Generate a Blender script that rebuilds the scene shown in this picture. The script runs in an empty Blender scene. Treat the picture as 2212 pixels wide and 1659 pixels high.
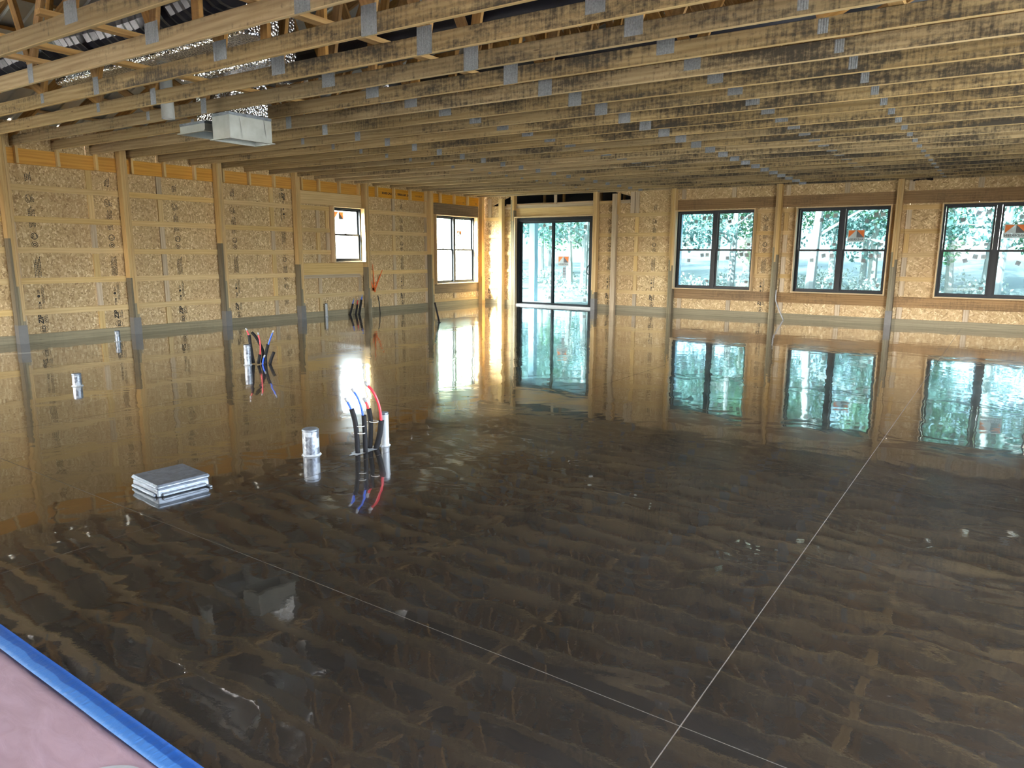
import bpy, bmesh, math, random
from mathutils import Vector, Matrix

random.seed(7)
scene = bpy.context.scene
COL = scene.collection
PI = math.pi

# ------------------------------------------------------------------ camera
CAM = Vector((12.714, -16.778, 1.424))
YAW, PITCH, ROLL = math.radians(-34.669), math.radians(-10.370), math.radians(0.290)
fw = Vector((math.sin(YAW) * math.cos(PITCH), math.cos(YAW) * math.cos(PITCH), math.sin(PITCH)))
rt = Vector((math.cos(YAW), -math.sin(YAW), 0))
up = rt.cross(fw)
rt2 = rt * math.cos(ROLL) + up * math.sin(ROLL)
up2 = up * math.cos(ROLL) - rt * math.sin(ROLL)
camd = bpy.data.cameras.new('camera')
camd.sensor_width = 36.0
camd.lens = 1534.55 * 36.0 / 2212.0
camd.clip_end = 300
cam = bpy.data.objects.new('camera', camd)
m = Matrix((rt2, up2, -fw)).transposed().to_4x4()
m.translation = CAM
cam.matrix_world = m
COL.objects.link(cam)
scene.camera = cam

# ------------------------------------------------------------------ light
world = bpy.data.worlds.new('sky')
scene.world = world
world.use_nodes = True
wn = world.node_tree.nodes
wl = world.node_tree.links
bg = wn['Background']
sky = wn.new('ShaderNodeTexSky')
sky.sky_type = 'NISHITA'
sky.sun_disc = False
sky.sun_elevation = math.radians(33.5)
sky.sun_rotation = math.radians(204)
sky.air_density = 1.0
sky.dust_density = 3.0
sky.ozone_density = 1.0
hsv = wn.new('ShaderNodeHueSaturation')
hsv.inputs['Saturation'].default_value = 0.45
wl.new(sky.outputs[0], hsv.inputs['Color'])
wl.new(hsv.outputs[0], bg.inputs['Color'])
bg.inputs['Strength'].default_value = 1.0

SUN_DIR = Vector((0.41 * 0.834, 0.91 * 0.834, -0.552)).normalized()   # direction the light travels
sund = bpy.data.lights.new('sun', 'SUN')
sund.energy = 22.0
sund.angle = math.radians(0.6)
sund.color = (1.0, 0.95, 0.88)
sun = bpy.data.objects.new('sun', sund)
sun.rotation_euler = SUN_DIR.to_track_quat('-Z', 'Y').to_euler()
sun.location = (0, -30, 20)
COL.objects.link(sun)

scene.view_settings.view_transform = 'Standard'
scene.view_settings.look = 'None'
scene.view_settings.gamma = 1.0
scene.view_settings.use_curve_mapping = False
scene.view_settings.exposure = 2.95
cy = scene.cycles
cy.use_denoising = True
cy.max_bounces = 10
cy.diffuse_bounces = 6
cy.glossy_bounces = 4
cy.transparent_max_bounces = 16
cy.caustics_reflective = False
cy.caustics_refractive = False
cy.sample_clamp_indirect = 6.0


def portal(loc, rot, sx, sy):
    """light portal in an added opening: gives off no light itself, only guides sky sampling"""
    d = bpy.data.lights.new('sky_portal', 'AREA')
    d.shape = 'RECTANGLE'
    d.size, d.size_y = sx, sy
    d.cycles.is_portal = True
    o = bpy.data.objects.new('sky_portal', d)
    o.location, o.rotation_euler = loc, rot
    COL.objects.link(o)


# ------------------------------------------------------------------ node helpers
class NT:
    def __init__(self, name):
        self.m = bpy.data.materials.new(name)
        self.m.use_nodes = True
        self.t = self.m.node_tree
        self.bsdf = self.t.nodes['Principled BSDF']
        self.out = self.t.nodes['Material Output']

    def n(self, kind, **kw):
        nd = self.t.nodes.new('ShaderNode' + kind)
        for k, v in kw.items():
            if k in nd.inputs:
                self.set(nd.inputs[k], v)
            else:
                setattr(nd, k, v)
        return nd

    def set(self, sock, v):
        if hasattr(v, 'is_output') or hasattr(v, 'links'):
            self.t.links.new(v, sock)
        else:
            sock.default_value = v

    def link(self, a, b):
        self.t.links.new(a, b)

    def math(self, op, a, b=None, c=None, clamp=False):
        nd = self.t.nodes.new('ShaderNodeMath')
        nd.operation = op
        nd.use_clamp = clamp
        for i, v in enumerate((a, b, c)):
            if v is not None:
                self.set(nd.inputs[i], v)
        return nd.outputs[0]

    def vmath(self, op, a, b=None):
        nd = self.t.nodes.new('ShaderNodeVectorMath')
        nd.operation = op
        for i, v in enumerate((a, b)):
            if v is not None:
                self.set(nd.inputs[i], v)
        return nd.outputs[0]

    def mix(self, f, a, b, mode='MIX'):
        nd = self.t.nodes.new('ShaderNodeMix')
        nd.data_type = 'RGBA'
        nd.blend_type = mode
        self.set(nd.inputs[0], f)
        self.set(nd.inputs[6], a)
        self.set(nd.inputs[7], b)
        return nd.outputs[2]

    def ramp(self, fac, stops, interp='LINEAR'):
        nd = self.t.nodes.new('ShaderNodeValToRGB')
        nd.color_ramp.interpolation = interp
        el = nd.color_ramp.elements
        while len(el) < len(stops):
            el.new(0.5)
        for e, (p, c) in zip(el, stops):
            e.position = p
            e.color = c if len(c) == 4 else (*c, 1)
        self.set(nd.inputs[0], fac)
        return nd.outputs[0]

    def maprange(self, v, a, b, c=0.0, d=1.0, smooth=True):
        nd = self.t.nodes.new('ShaderNodeMapRange')
        nd.interpolation_type = 'SMOOTHSTEP' if smooth else 'LINEAR'
        for i, x in enumerate((v, a, b, c, d)):
            self.set(nd.inputs[i], x)
        return nd.outputs[0]

    def mapping(self, vec, scale=(1, 1, 1), rot=(0, 0, 0), loc=(0, 0, 0)):
        nd = self.t.nodes.new('ShaderNodeMapping')
        self.set(nd.inputs['Vector'], vec)
        nd.inputs['Scale'].default_value = scale
        nd.inputs['Rotation'].default_value = rot
        nd.inputs['Location'].default_value = loc
        return nd.outputs[0]

    def noise(self, vec, scale, detail=3, rough=0.55, dist=0.0):
        nd = self.t.nodes.new('ShaderNodeTexNoise')
        self.set(nd.inputs['Vector'], vec)
        nd.inputs['Scale'].default_value = scale
        nd.inputs['Detail'].default_value = detail
        nd.inputs['Roughness'].default_value = rough
        nd.inputs['Distortion'].default_value = dist
        return nd.outputs[0]

    def voronoi(self, vec, scale, feature='F1', out=0, rnd=1.0):
        nd = self.t.nodes.new('ShaderNodeTexVoronoi')
        nd.feature = feature
        self.set(nd.inputs['Vector'], vec)
        nd.inputs['Scale'].default_value = scale
        nd.inputs['Randomness'].default_value = rnd
        return nd.outputs[out]

    def objvec(self, spread=40.0):
        """object coordinates shifted by a per-object random amount"""
        tc = self.n('TexCoord').outputs['Object']
        rnd = self.n('ObjectInfo').outputs['Random']
        off = self.math('MULTIPLY', rnd, spread)
        return self.vmath('ADD', tc, off), rnd

    def bump(self, h, strength=0.3, dist=0.01):
        nd = self.t.nodes.new('ShaderNodeBump')
        nd.inputs['Strength'].default_value = strength
        nd.inputs['Distance'].default_value = dist
        self.set(nd.inputs['Height'], h)
        self.link(nd.outputs[0], self.bsdf.inputs['Normal'])
        return nd.outputs[0]

    def base(self, col=None, rough=None, metal=None, spec=None):
        b = self.bsdf.inputs
        if col is not None:
            self.set(b['Base Color'], (*col, 1) if isinstance(col, tuple) and len(col) == 3 else col)
        if rough is not None:
            self.set(b['Roughness'], rough)
        if metal is not None:
            self.set(b['Metallic'], metal)
        if spec is not None:
            self.set(b['Specular IOR Level'], spec)


def c3(r, g, b):
    """sRGB 0-255 to linear"""
    f = lambda v: (v / 255 / 12.92) if v / 255 <= 0.04045 else ((v / 255 + 0.055) / 1.055) ** 2.4
    return (f(r), f(g), f(b))


def wood(name, light, dark, mold=0.0, knots=0.35, moldcol=(0.035, 0.032, 0.03), varv=0.25, stain=None, moldx=None):
    t = NT(name)
    v, rnd = t.objvec()
    g1 = t.noise(t.mapping(v, (0.7, 14, 14)), 1.6, 4, 0.6, 0.5)
    g2 = t.noise(t.mapping(v, (1.6, 40, 40)), 2.0, 3, 0.6)
    rings = t.n('TexWave', wave_type='RINGS', rings_direction='X')
    t.set(rings.inputs['Vector'], t.mapping(v, (0.12, 1.0, 1.0)))
    rings.inputs['Scale'].default_value = 9.0
    rings.inputs['Distortion'].default_value = 5.0
    rings.inputs['Detail'].default_value = 2.0
    rings.inputs['Detail Scale'].default_value = 1.2
    gr = t.math('ADD', t.math('MULTIPLY', g1, 0.55), t.math('MULTIPLY', rings.outputs['Fac'], 0.15))
    gr = t.math('ADD', gr, t.math('MULTIPLY', g2, 0.22))
    col = t.mix(t.maprange(gr, 0.22, 0.80), (*light, 1), (*dark, 1))
    # knots
    kd = t.voronoi(t.mapping(v, (1.0, 6.0, 6.0)), 1.5)
    kf = t.math('MULTIPLY', t.maprange(kd, 0.075, 0.03), knots)
    col = t.mix(kf, col, (0.06, 0.03, 0.015, 1))
    # board-to-board difference
    hv = t.n('HueSaturation')
    hv.inputs['Hue'].default_value = 0.5
    t.set(hv.inputs['Value'], t.math('ADD', t.math('MULTIPLY', rnd, varv), 1.0 - varv / 2))
    t.set(hv.inputs['Saturation'], t.math('ADD', t.math('MULTIPLY', t.math('FRACT', t.math('MULTIPLY', rnd, 7.31)), 0.16), 0.92))
    t.set(hv.inputs['Color'], col)
    col = hv.outputs[0]
    if stain:
        sf = t.maprange(t.noise(t.mapping(v, (0.8, 3, 3)), 1.2, 4, 0.6), 0.42, 0.68)
        col = t.mix(t.math('MULTIPLY', sf, 0.7), col, (*stain, 1))
    if mold:
        a = t.noise(t.mapping(v, (0.55, 3.0, 3.0)), 1.3, 4, 0.62)
        s = t.noise(t.mapping(v, (34, 3.5, 3.5)), 1.0, 3, 0.7)
        p = t.noise(t.mapping(v, (5, 9, 9)), 4.0, 4, 0.7)
        f = t.math('ADD', t.math('MULTIPLY', a, 1.0), t.math('MULTIPLY', t.math('ADD', s, p), 0.42))
        if moldx:
            tx = t.n('SeparateXYZ')
            t.set(tx.inputs[0], t.n('TexCoord').outputs['Object'])
            f = t.math('ADD', f, t.maprange(tx.outputs[0], moldx[0], moldx[1], -0.05, 0.10))
        mf = t.math('MULTIPLY', t.maprange(f, 0.89, 1.17), mold)
        col = t.mix(mf, col, (*moldcol, 1))
    t.base(col, 0.72, 0, 0.3)
    t.bump(gr, 0.18, 0.004)
    return t.m


def osb_mat(name, tint=1.0):
    t = NT(name)
    v, rnd = t.objvec()
    wob = t.n('TexNoise')
    t.set(wob.inputs['Vector'], v)
    wob.inputs['Scale'].default_value = 9.0
    wv = t.vmath('ADD', v, t.vmath('SCALE', t.vmath('SUBTRACT', wob.outputs['Color'], (0.5, 0.5, 0.5))))
    wv.node.inputs[1].links[0].from_node.inputs[3].default_value = 0.05
    layers = []
    for ang, sc in ((0.5, (10, 40, 40)), (-0.6, (9, 38, 38)), (1.35, (11, 44, 44))):
        mp = t.mapping(t.mapping(wv, (1, 1, 1), (0, ang, 0)), sc)
        vo = t.n('TexVoronoi')
        t.set(vo.inputs['Vector'], mp)
        vo.inputs['Scale'].default_value = 1.0
        sx = t.n('SeparateColor')
        t.set(sx.inputs[0], vo.outputs['Color'])
        layers.append((sx.outputs[0], vo.outputs['Distance']))
    sel = t.noise(v, 14.0, 2, 0.5)
    sel2 = t.noise(t.mapping(v, (1, 1, 1), (0, 0, 0), (5, 3, 8)), 17.0, 2, 0.5)
    f12 = t.mix(t.maprange(sel, 0.47, 0.53), layers[0][0], layers[1][0])
    fa = t.mix(t.maprange(sel2, 0.52, 0.58), f12, layers[2][0])
    gs = t.n('SeparateColor')
    t.set(gs.inputs[0], fa)
    g = gs.outputs[0]
    col = t.ramp(g, [(0.0, c3(146, 116, 70)), (0.2, c3(180, 148, 96)), (0.55, c3(192, 162, 108)), (0.8, c3(208, 180, 128)), (1.0, c3(232, 212, 166))])
    spots = t.maprange(t.voronoi(t.mapping(v, (1, 1.7, 1.7)), 7.0), 0.09, 0.03)
    col = t.mix(t.math('MULTIPLY', spots, 0.2), col, (*c3(90, 58, 26), 1))
    big = t.noise(v, 1.3, 2)
    col = t.mix(t.maprange(big, 0.35, 0.7, 0.0, 0.35), col, (*c3(176, 140, 92), 1))
    hv = t.n('HueSaturation')
    t.set(hv.inputs['Color'], col)
    hv.inputs['Saturation'].default_value = 0.84
    t.set(hv.inputs['Value'], t.math('ADD', t.math('MULTIPLY', rnd, 0.12), 1.04 * tint))
    t.base(hv.outputs[0], 0.7, 0, 0.3)
    t.bump(g, 0.25, 0.003)
    return t.m


def plain(name, col, rough=0.5, metal=0.0, noise_amt=0.12, nscale=18, bump=0.0, spec=0.5):
    t = NT(name)
    v, rnd = t.objvec()
    n = t.noise(v, nscale, 4, 0.6)
    f = t.math('ADD', t.math('MULTIPLY', n, noise_amt * 2), 1.0 - noise_amt)
    hv = t.n('HueSaturation')
    hv.inputs['Color'].default_value = (*col, 1)
    t.set(hv.inputs['Value'], f)
    t.base(hv.outputs[0], t.math('ADD', t.math('MULTIPLY', n, 0.15), max(0.02, rough - 0.07)), metal, spec)
    if bump:
        t.bump(n, bump, 0.004)
    return t.m


M = {}
M['pine'] = wood('girt_pine', c3(222, 196, 144), c3(194, 162, 110), 0.0, 0.5)
M['pine_warm'] = wood('post_pine', c3(212, 184, 134), c3(180, 146, 98), 0.0, 0.5)
M['pine_dk'] = wood('window_header_pine', c3(170, 138, 100), c3(132, 104, 70), 0.45, 0.4, varv=0.35)
M['pine_grey'] = wood('weathered_board', c3(140, 124, 102), c3(104, 88, 72), 0.3, 0.3)
M['block'] = wood('pale_blocking', c3(206, 190, 166), c3(170, 148, 118), 0.0, 0.5, varv=0.35)
M['treated'] = wood('treated_lumber', c3(156, 147, 122), c3(126, 118, 97), 0.15, 0.3)
M['treated_dk'] = wood('treated_post_ply', c3(130, 120, 100), c3(98, 90, 76), 0.3, 0.3)
M['chord'] = wood('truss_chord', c3(176, 156, 122), c3(128, 106, 74), 0.93, 0.75, varv=0.4, moldx=(-5.0, 2.5))
M['chord_edge'] = wood('truss_chord_edge', c3(214, 192, 148), c3(186, 158, 112), 0.12, 0.4, varv=0.25)  # clean sawn underside, made paler still to paint in light from the floor
M['web'] = wood('truss_web', c3(184, 146, 94), c3(136, 98, 56), 0.35, 0.4, varv=0.3)
M['brace'] = wood('brace_pine', c3(216, 182, 128), c3(176, 136, 84), 0.0, 0.4)
M['lvl'] = wood('laminated_beam', c3(222, 164, 54), c3(190, 128, 32), 0.0, 0.12, varv=0.12)
M['jamb'] = wood('jamb_wood', c3(220, 196, 158), c3(190, 160, 118), 0.0, 0.25, varv=0.15)
M['osb'] = osb_mat('oriented_strand_board')
M['black'] = plain('black_window_frame', (0.010, 0.013, 0.018), 0.45, 0, 0.2, spec=0.25)
M['ink'] = plain('black_print', (0.018, 0.016, 0.014), 0.7, 0, 0.2)
M['ink_soft'] = plain('faded_print', (0.07, 0.055, 0.035), 0.8, 0, 0.3)
M['orange_paint'] = plain('orange_marker_paint', (0.85, 0.16, 0.03), 0.7, 0, 0.2)
M['galv'] = plain('galvanised_sheet', (0.46, 0.50, 0.51), 0.38, 0.8, 0.25, 9)
M['plate'] = plain('galvanised_plate', (0.22, 0.24, 0.27), 0.5, 0.5, 0.6, 70, 0.9)
M['roofmetal'] = plain('roof_metal', (0.52, 0.55, 0.58), 0.4, 0.6, 0.15, 6)
M['pvc'] = plain('white_pvc', (0.36, 0.39, 0.42), 0.35, 0, 0.12, 40)
M['sleeve'] = plain('black_foam_sleeve', (0.008, 0.008, 0.010), 0.7, 0, 0.6, 60, 0.3, 0.25)
M['pexblue'] = plain('blue_tubing', (0.02, 0.10, 0.62), 0.35, 0, 0.15)
M['pexred'] = plain('red_tubing', (0.55, 0.02, 0.04), 0.35, 0, 0.15)
M['tubeend'] = plain('grey_tape_end', (0.30, 0.31, 0.33), 0.45, 0.1, 0.3)
M['tie'] = plain('white_cable_tie', (0.75, 0.75, 0.73), 0.4)
M['rebar'] = plain('dark_steel', (0.03, 0.03, 0.032), 0.6, 0.4, 0.3)
M['conduit'] = plain('grey_conduit', (0.42, 0.43, 0.46), 0.4, 0.2, 0.15)
M['flex'] = plain('black_flex_duct', (0.010, 0.011, 0.020), 0.42, 0, 0.3, 30, 0.6, 0.35)
M['hole_shade'] = plain('duct_inside_shade', (0.004, 0.004, 0.005), 0.9, 0, 0.2)  # near-black colour stands in for the shade inside duct openings
M['postwrap'] = plain('grey_post_sleeve', (0.17, 0.165, 0.16), 0.5, 0, 0.2, 14)
M['alu'] = plain('aluminium_sill', (0.62, 0.63, 0.66), 0.35, 0.6, 0.2)
M['stick'] = plain('sticker_grey', (0.40, 0.42, 0.44), 0.6, 0, 0.3, 60)
M['stick_w'] = plain('sticker_white', (0.62, 0.64, 0.64), 0.6, 0, 0.2, 60)
M['stick_o'] = plain('sticker_orange', (0.90, 0.22, 0.04), 0.6, 0, 0.1)
M['stick_d'] = plain('sticker_dark_grey', (0.10, 0.10, 0.105), 0.6, 0, 0.1)
for _k, _f in (('stick', 0.45), ('stick_w', 0.45), ('stick_o', 0.25)):     # thin backlit paper labels let some light through
    _t = M[_k].node_tree
    _tr = _t.nodes.new('ShaderNodeBsdfTransparent')
    _tr.inputs[0].default_value = (0.85, 0.85, 0.85, 1) if _k != 'stick_o' else (0.9, 0.35, 0.1, 1)
    _mx = _t.nodes.new('ShaderNodeMixShader')
    _mx.inputs[0].default_value = _f
    _t.links.new(_t.nodes['Principled BSDF'].outputs[0], _mx.inputs[1])
    _t.links.new(_tr.outputs[0], _mx.inputs[2])
    _t.links.new(_mx.outputs[0], _t.nodes['Material Output'].inputs['Surface'])
M['porchwrap'] = plain('porch_post_wrap', (0.50, 0.66, 0.74), 0.5, 0, 0.1)
M['felt'] = plain('porch_roof_felt', (0.03, 0.03, 0.032), 0.8, 0, 0.3)
M['skin'] = plain('green_wall_skin', (0.10, 0.18, 0.13), 0.8)
M['bark'] = plain('bark', (0.36, 0.33, 0.29), 0.9, 0, 0.4, 12, 0.6)


def foil_mat():
    t = NT('bubble_foil')
    v, rnd = t.objvec()
    b = t.voronoi(v, 42.0)
    w = t.noise(v, 6.0, 4)
    t.base((0.72, 0.74, 0.78), t.math('ADD', t.math('MULTIPLY', w, 0.2), 0.12), 1.0)
    t.bump(t.math('ADD', t.math('MULTIPLY', b, -1.0), t.math('MULTIPLY', w, 1.2)), 0.9, 0.012)
    return t.m


def foiltape_mat():
    t = NT('foil_tape')
    v, rnd = t.objvec()
    w = t.noise(t.mapping(v, (1, 1, 2.2)), 14.0, 5, 0.65, 1.2)
    t.base(t.ramp(w, [(0.3, (0.10, 0.12, 0.15)), (0.7, (0.26, 0.30, 0.36))]), t.math('ADD', t.math('MULTIPLY', w, 0.35), 0.25), 0.6)
    t.bump(w, 0.6, 0.01)
    return t.m


def stub_mat():
    """white pipe wrapped with patches of foil tape"""
    t = NT('taped_pipe')
    v, rnd = t.objvec()
    w = t.noise(t.mapping(v, (1, 1, 1)), 22.0, 5, 0.7, 0.8)
    p = t.maprange(t.noise(v, 13.0, 2), 0.46, 0.52)
    col = t.mix(p, (0.34, 0.38, 0.43, 1), t.ramp(w, [(0.35, (0.06, 0.07, 0.09)), (0.65, (0.24, 0.27, 0.32))]))
    t.base(col, 0.4, t.math('MULTIPLY', p, 0.6))
    t.bump(w, 0.5, 0.006)
    return t.m


def floor_mat():
    t = NT('sealed_stained_concrete')
    pos = t.n('NewGeometry').outputs['Position']
    big = t.noise(pos, 0.45, 4, 0.6)
    mid = t.noise(pos, 2.6, 5, 0.65)
    fine = t.noise(pos, 38.0, 3, 0.6)
    col = t.ramp(t.math('ADD', t.math('MULTIPLY', big, 0.6), t.math('MULTIPLY', mid, 0.4)),
                 [(0.30, (0.012, 0.0105, 0.009)), (0.55, (0.026, 0.023, 0.020)), (0.75, (0.050, 0.045, 0.039))])
    col = t.mix(t.maprange(fine, 0.62, 0.74, 0.0, 0.35), col, (0.11, 0.095, 0.08, 1))
    rough = t.math('ADD', t.maprange(t.noise(pos, 1.1, 4, 0.6), 0.3, 0.75, 0.10, 0.22), t.maprange(fine, 0.55, 0.8, 0.0, 0.05))
    t.base(col, rough, 0, 0.5)
    t.bsdf.inputs['IOR'].default_value = 1.52
    t.bsdf.inputs['Coat Weight'].default_value = 1.0
    t.bsdf.inputs['Coat Roughness'].default_value = 0.018
    t.bsdf.inputs['Coat IOR'].default_value = 1.8
    # brushed-on sealer: shallow swells and finer trowel marks
    w1 = t.noise(t.mapping(pos, (1.0, 1.0, 1.0)), 1.9, 2, 0.5, 0.6)
    w2 = t.noise(t.mapping(pos, (1.0, 1.0, 1.0), (0, 0, 0.5)), 7.5, 2, 0.5)
    h = t.math('ADD', t.math('MULTIPLY', w1, 1.0), t.math('MULTIPLY', w2, 0.07))
    h = t.math('ADD', h, t.math('MULTIPLY', t.noise(pos, 60.0, 2), 0.010))
    nb = t.bump(h, 0.5, 0.007)
    t.link(nb, t.bsdf.inputs['Coat Normal'])
    return t.m


def paper_mat():
    t = NT('pink_rosin_paper')
    pos = t.n('NewGeometry').outputs['Position']
    w = t.noise(t.mapping(pos, (2.2, 6, 1), (0, 0, 0.5)), 3.0, 5, 0.6, 0.8)
    big = t.noise(pos, 1.2, 3)
    col = t.ramp(t.math('ADD', t.math('MULTIPLY', w, 0.5), t.math('MULTIPLY', big, 0.5)), [(0.3, c3(142, 114, 122)), (0.7, c3(178, 152, 164))])
    t.base(col, 0.6)
    t.bump(w, 0.35, 0.01)
    return t.m


def tape_mat():
    t = NT('blue_masking_tape')
    pos = t.n('NewGeometry').outputs['Position']
    w = t.noise(t.mapping(pos, (14, 5, 1)), 3.0, 4, 0.6)
    sp = t.n('SeparateXYZ')
    t.set(sp.inputs[0], pos)
    edge = t.math('ADD', t.math('ADD', sp.outputs[1], 15.852), t.math('MULTIPLY', t.math('SUBTRACT', t.noise(pos, 6, 3), 0.5), 0.03))
    lap = t.maprange(edge, -0.002, 0.002)
    col = t.mix(lap, (*c3(62, 116, 184), 1), (*c3(24, 76, 148), 1))
    col = t.mix(t.maprange(w, 0.5, 0.8, 0, 0.3), col, (*c3(40, 84, 150), 1))
    t.base(col, 0.5)
    t.bump(w, 0.6, 0.008)
    return t.m


def glass_mat(name, tint):
    t = NT(name)
    tr = t.n('BsdfTransparent')
    tr.inputs[0].default_value = (*tint, 1)
    gl = t.n('BsdfGlossy')
    gl.inputs['Roughness'].default_value = 0.01
    fr = t.n('Fresnel')
    fr.inputs['IOR'].default_value = 1.5
    mx = t.n('MixShader')
    t.link(t.math('MULTIPLY', fr.outputs[0], 0.12), mx.inputs[0])
    t.link(tr.outputs[0], mx.inputs[1])
    t.link(gl.outputs[0], mx.inputs[2])
    t.link(mx.outputs[0], t.out.inputs['Surface'])
    return t.m


def leaf_mat(name, a, b):
    t = NT(name)
    pos = t.n('NewGeometry').outputs['Position']
    r = t.n('NewGeometry').outputs['Random Per Island']
    n = t.noise(pos, 1.2, 3)
    f = t.math('ADD', t.math('MULTIPLY', r, 0.6), t.math('MULTIPLY', n, 0.4))
    t.base(t.mix(f, (*a, 1), (*b, 1)), 0.5)
    t.bsdf.inputs['Transmission Weight'].default_value = 0.0
    tl = t.n('BsdfTranslucent')
    t.set(tl.inputs[0], t.mix(f, (*a, 1), (*b, 1)))
    mx = t.n('MixShader')
    mx.inputs[0].default_value = 0.35
    t.link(t.bsdf.outputs[0], mx.inputs[1])
    t.link(tl.outputs[0], mx.inputs[2])
    t.link(mx.outputs[0], t.out.inputs['Surface'])
    return t.m


def ground_mat():
    t = NT('leaf_litter_ground')
    pos = t.n('NewGeometry').outputs['Position']
    n = t.noise(pos, 0.8, 6, 0.7)
    f = t.noise(pos, 9, 4, 0.7)
    t.base(t.ramp(t.math('ADD', t.math('MULTIPLY', n, 0.5), t.math('MULTIPLY', f, 0.5)),
                  [(0.3, (0.07, 0.09, 0.06)), (0.5, (0.20, 0.20, 0.17)), (0.7, (0.32, 0.31, 0.28))]), 0.9)
    return t.m


M['foil'] = foil_mat()
M['foiltape'] = foiltape_mat()
M['stub'] = stub_mat()
M['floor'] = floor_mat()
M['joint'] = plain('joint_filler', (0.34, 0.30, 0.25), 0.8, 0, 0.4, 30)
M['paper'] = paper_mat()
M['tape'] = tape_mat()
M['glass'] = glass_mat('dimming_window_glass', (0.29, 0.375, 0.41))  # tint put into the panes to hold down the outdoor brightness
M['glass_clear'] = glass_mat('clear_window_glass', (0.88, 0.93, 0.92))
M['leaf1'] = leaf_mat('foliage_green', (0.06, 0.16, 0.06), (0.22, 0.36, 0.20))
M['leaf2'] = leaf_mat('foliage_blue_green', (0.05, 0.13, 0.10), (0.26, 0.36, 0.32))
M['leaf3'] = leaf_mat('dry_brush', (0.22, 0.24, 0.18), (0.60, 0.58, 0.52))
M['ground'] = ground_mat()


# ------------------------------------------------------------------ mesh helpers
_cache = {}


def mesh_of(key, bm, mats):
    me = bpy.data.meshes.new(key)
    bm.to_mesh(me)
    bm.free()
    for mm in mats:
        me.materials.append(mm)
    return me


def box_mesh(dx, dy, dz, mat, bevel=0.0):
    key = ('box', round(dx, 4), round(dy, 4), round(dz, 4), mat.name, bevel)
    if key in _cache:
        return _cache[key]
    bm = bmesh.new()
    bmesh.ops.create_cube(bm, size=1.0, matrix=Matrix.Diagonal((dx, dy, dz, 1)))
    if bevel:
        bmesh.ops.bevel(bm, geom=bm.edges[:], offset=bevel, segments=1, affect='EDGES')
    _cache[key] = mesh_of('box', bm, [mat])
    return _cache[key]


def link(name, me, parent=None, loc=(0, 0, 0), rot=(0, 0, 0)):
    o = bpy.data.objects.new(name, me)
    COL.objects.link(o)
    o.parent = parent
    o.location = loc
    o.rotation_euler = rot
    return o


def board(name, lo, hi, axis, mat, parent=None, bevel=0.0):
    """a stick of lumber between two corners; local X runs along its length (axis)"""
    d = [hi[i] - lo[i] for i in range(3)]
    c = [(hi[i] + lo[i]) / 2 for i in range(3)]
    if axis == 'x':
        me, rot = box_mesh(d[0], d[1], d[2], mat, bevel), (0, 0, 0)
    elif axis == 'y':
        me, rot = box_mesh(d[1], d[0], d[2], mat, bevel), (0, 0, PI / 2)
    else:
        me, rot = box_mesh(d[2], d[1], d[0], mat, bevel), (0, -PI / 2, 0)
    return link(name, me, parent, c, rot)


def stick(name, p, q, w, th, mat, parent):
    """member in the XZ plane from p to q (x,z), width w in plane, thickness th in y, at y = 0"""
    dx, dz = q[0] - p[0], q[1] - p[1]
    L = math.hypot(dx, dz)
    return link(name, box_mesh(L, th, w, mat), parent, ((p[0] + q[0]) / 2, 0, (p[1] + q[1]) / 2), (0, -math.atan2(dz, dx), 0))


def multi_box(name, boxes, mat, parent=None, origin=None):
    """one piece made of several abutting boxes (a sheet cut round an opening)"""
    if origin is None:
        origin = [(boxes[0][0][i] + boxes[0][1][i]) / 2 for i in range(3)]
    bm = bmesh.new()
    for lo, hi in boxes:
        mt = Matrix.Translation([(lo[i] + hi[i]) / 2 - origin[i] for i in range(3)]) @ Matrix.Diagonal((*[hi[i] - lo[i] for i in range(3)], 1))
        bmesh.ops.create_cube(bm, size=1.0, matrix=mt)
    return link(name, mesh_of(name, bm, [mat]), parent, origin)


def prism(name, poly, lo, hi, axis, mat, parent=None):
    """extrude a polygon given in the plane across axis ('y': points are (x,z); 'x': points are (y,z); 'z': (x,y))"""
    bm = bmesh.new()

    def P(a, b, t):
        return {'y': (a, t, b), 'x': (t, a, b), 'z': (a, b, t)}[axis]
    A = [bm.verts.new(P(a, b, lo)) for a, b in poly]
    B = [bm.verts.new(P(a, b, hi)) for a, b in poly]
    n = len(poly)
    bm.faces.new(A)
    bm.faces.new(B[::-1])
    for i in range(n):
        bm.faces.new((A[i], B[i], B[(i + 1) % n], A[(i + 1) % n]))
    bmesh.ops.recalc_face_normals(bm, faces=bm.faces[:])
    return link(name, mesh_of(name, bm, [mat]), parent)


def tube_bm(bm, pts, rad, seg=10, cap=True):
    """sweep a circle along points; rad is a number or a list"""
    pts = [Vector(p) for p in pts]
    rad = rad if isinstance(rad, (list, tuple)) else [rad] * len(pts)
    rings = []
    prev = None
    for i, p in enumerate(pts):
        d = (pts[min(i + 1, len(pts) - 1)] - pts[max(i - 1, 0)]).normalized()
        a = prev if prev is not None else (Vector((1, 0, 0)) if abs(d.x) < 0.9 else Vector((0, 1, 0)))
        u = (a - d * a.dot(d)).normalized()
        prev = u
        w = d.cross(u)
        rings.append([bm.verts.new(p + (u * math.cos(k * 2 * PI / seg) + w * math.sin(k * 2 * PI / seg)) * rad[i]) for k in range(seg)])
    for a, b in zip(rings, rings[1:]):
        for k in range(seg):
            bm.faces.new((a[k], a[(k + 1) % seg], b[(k + 1) % seg], b[k]))
    if cap:
        bm.faces.new(rings[0][::-1])
        bm.faces.new(rings[-1])


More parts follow.
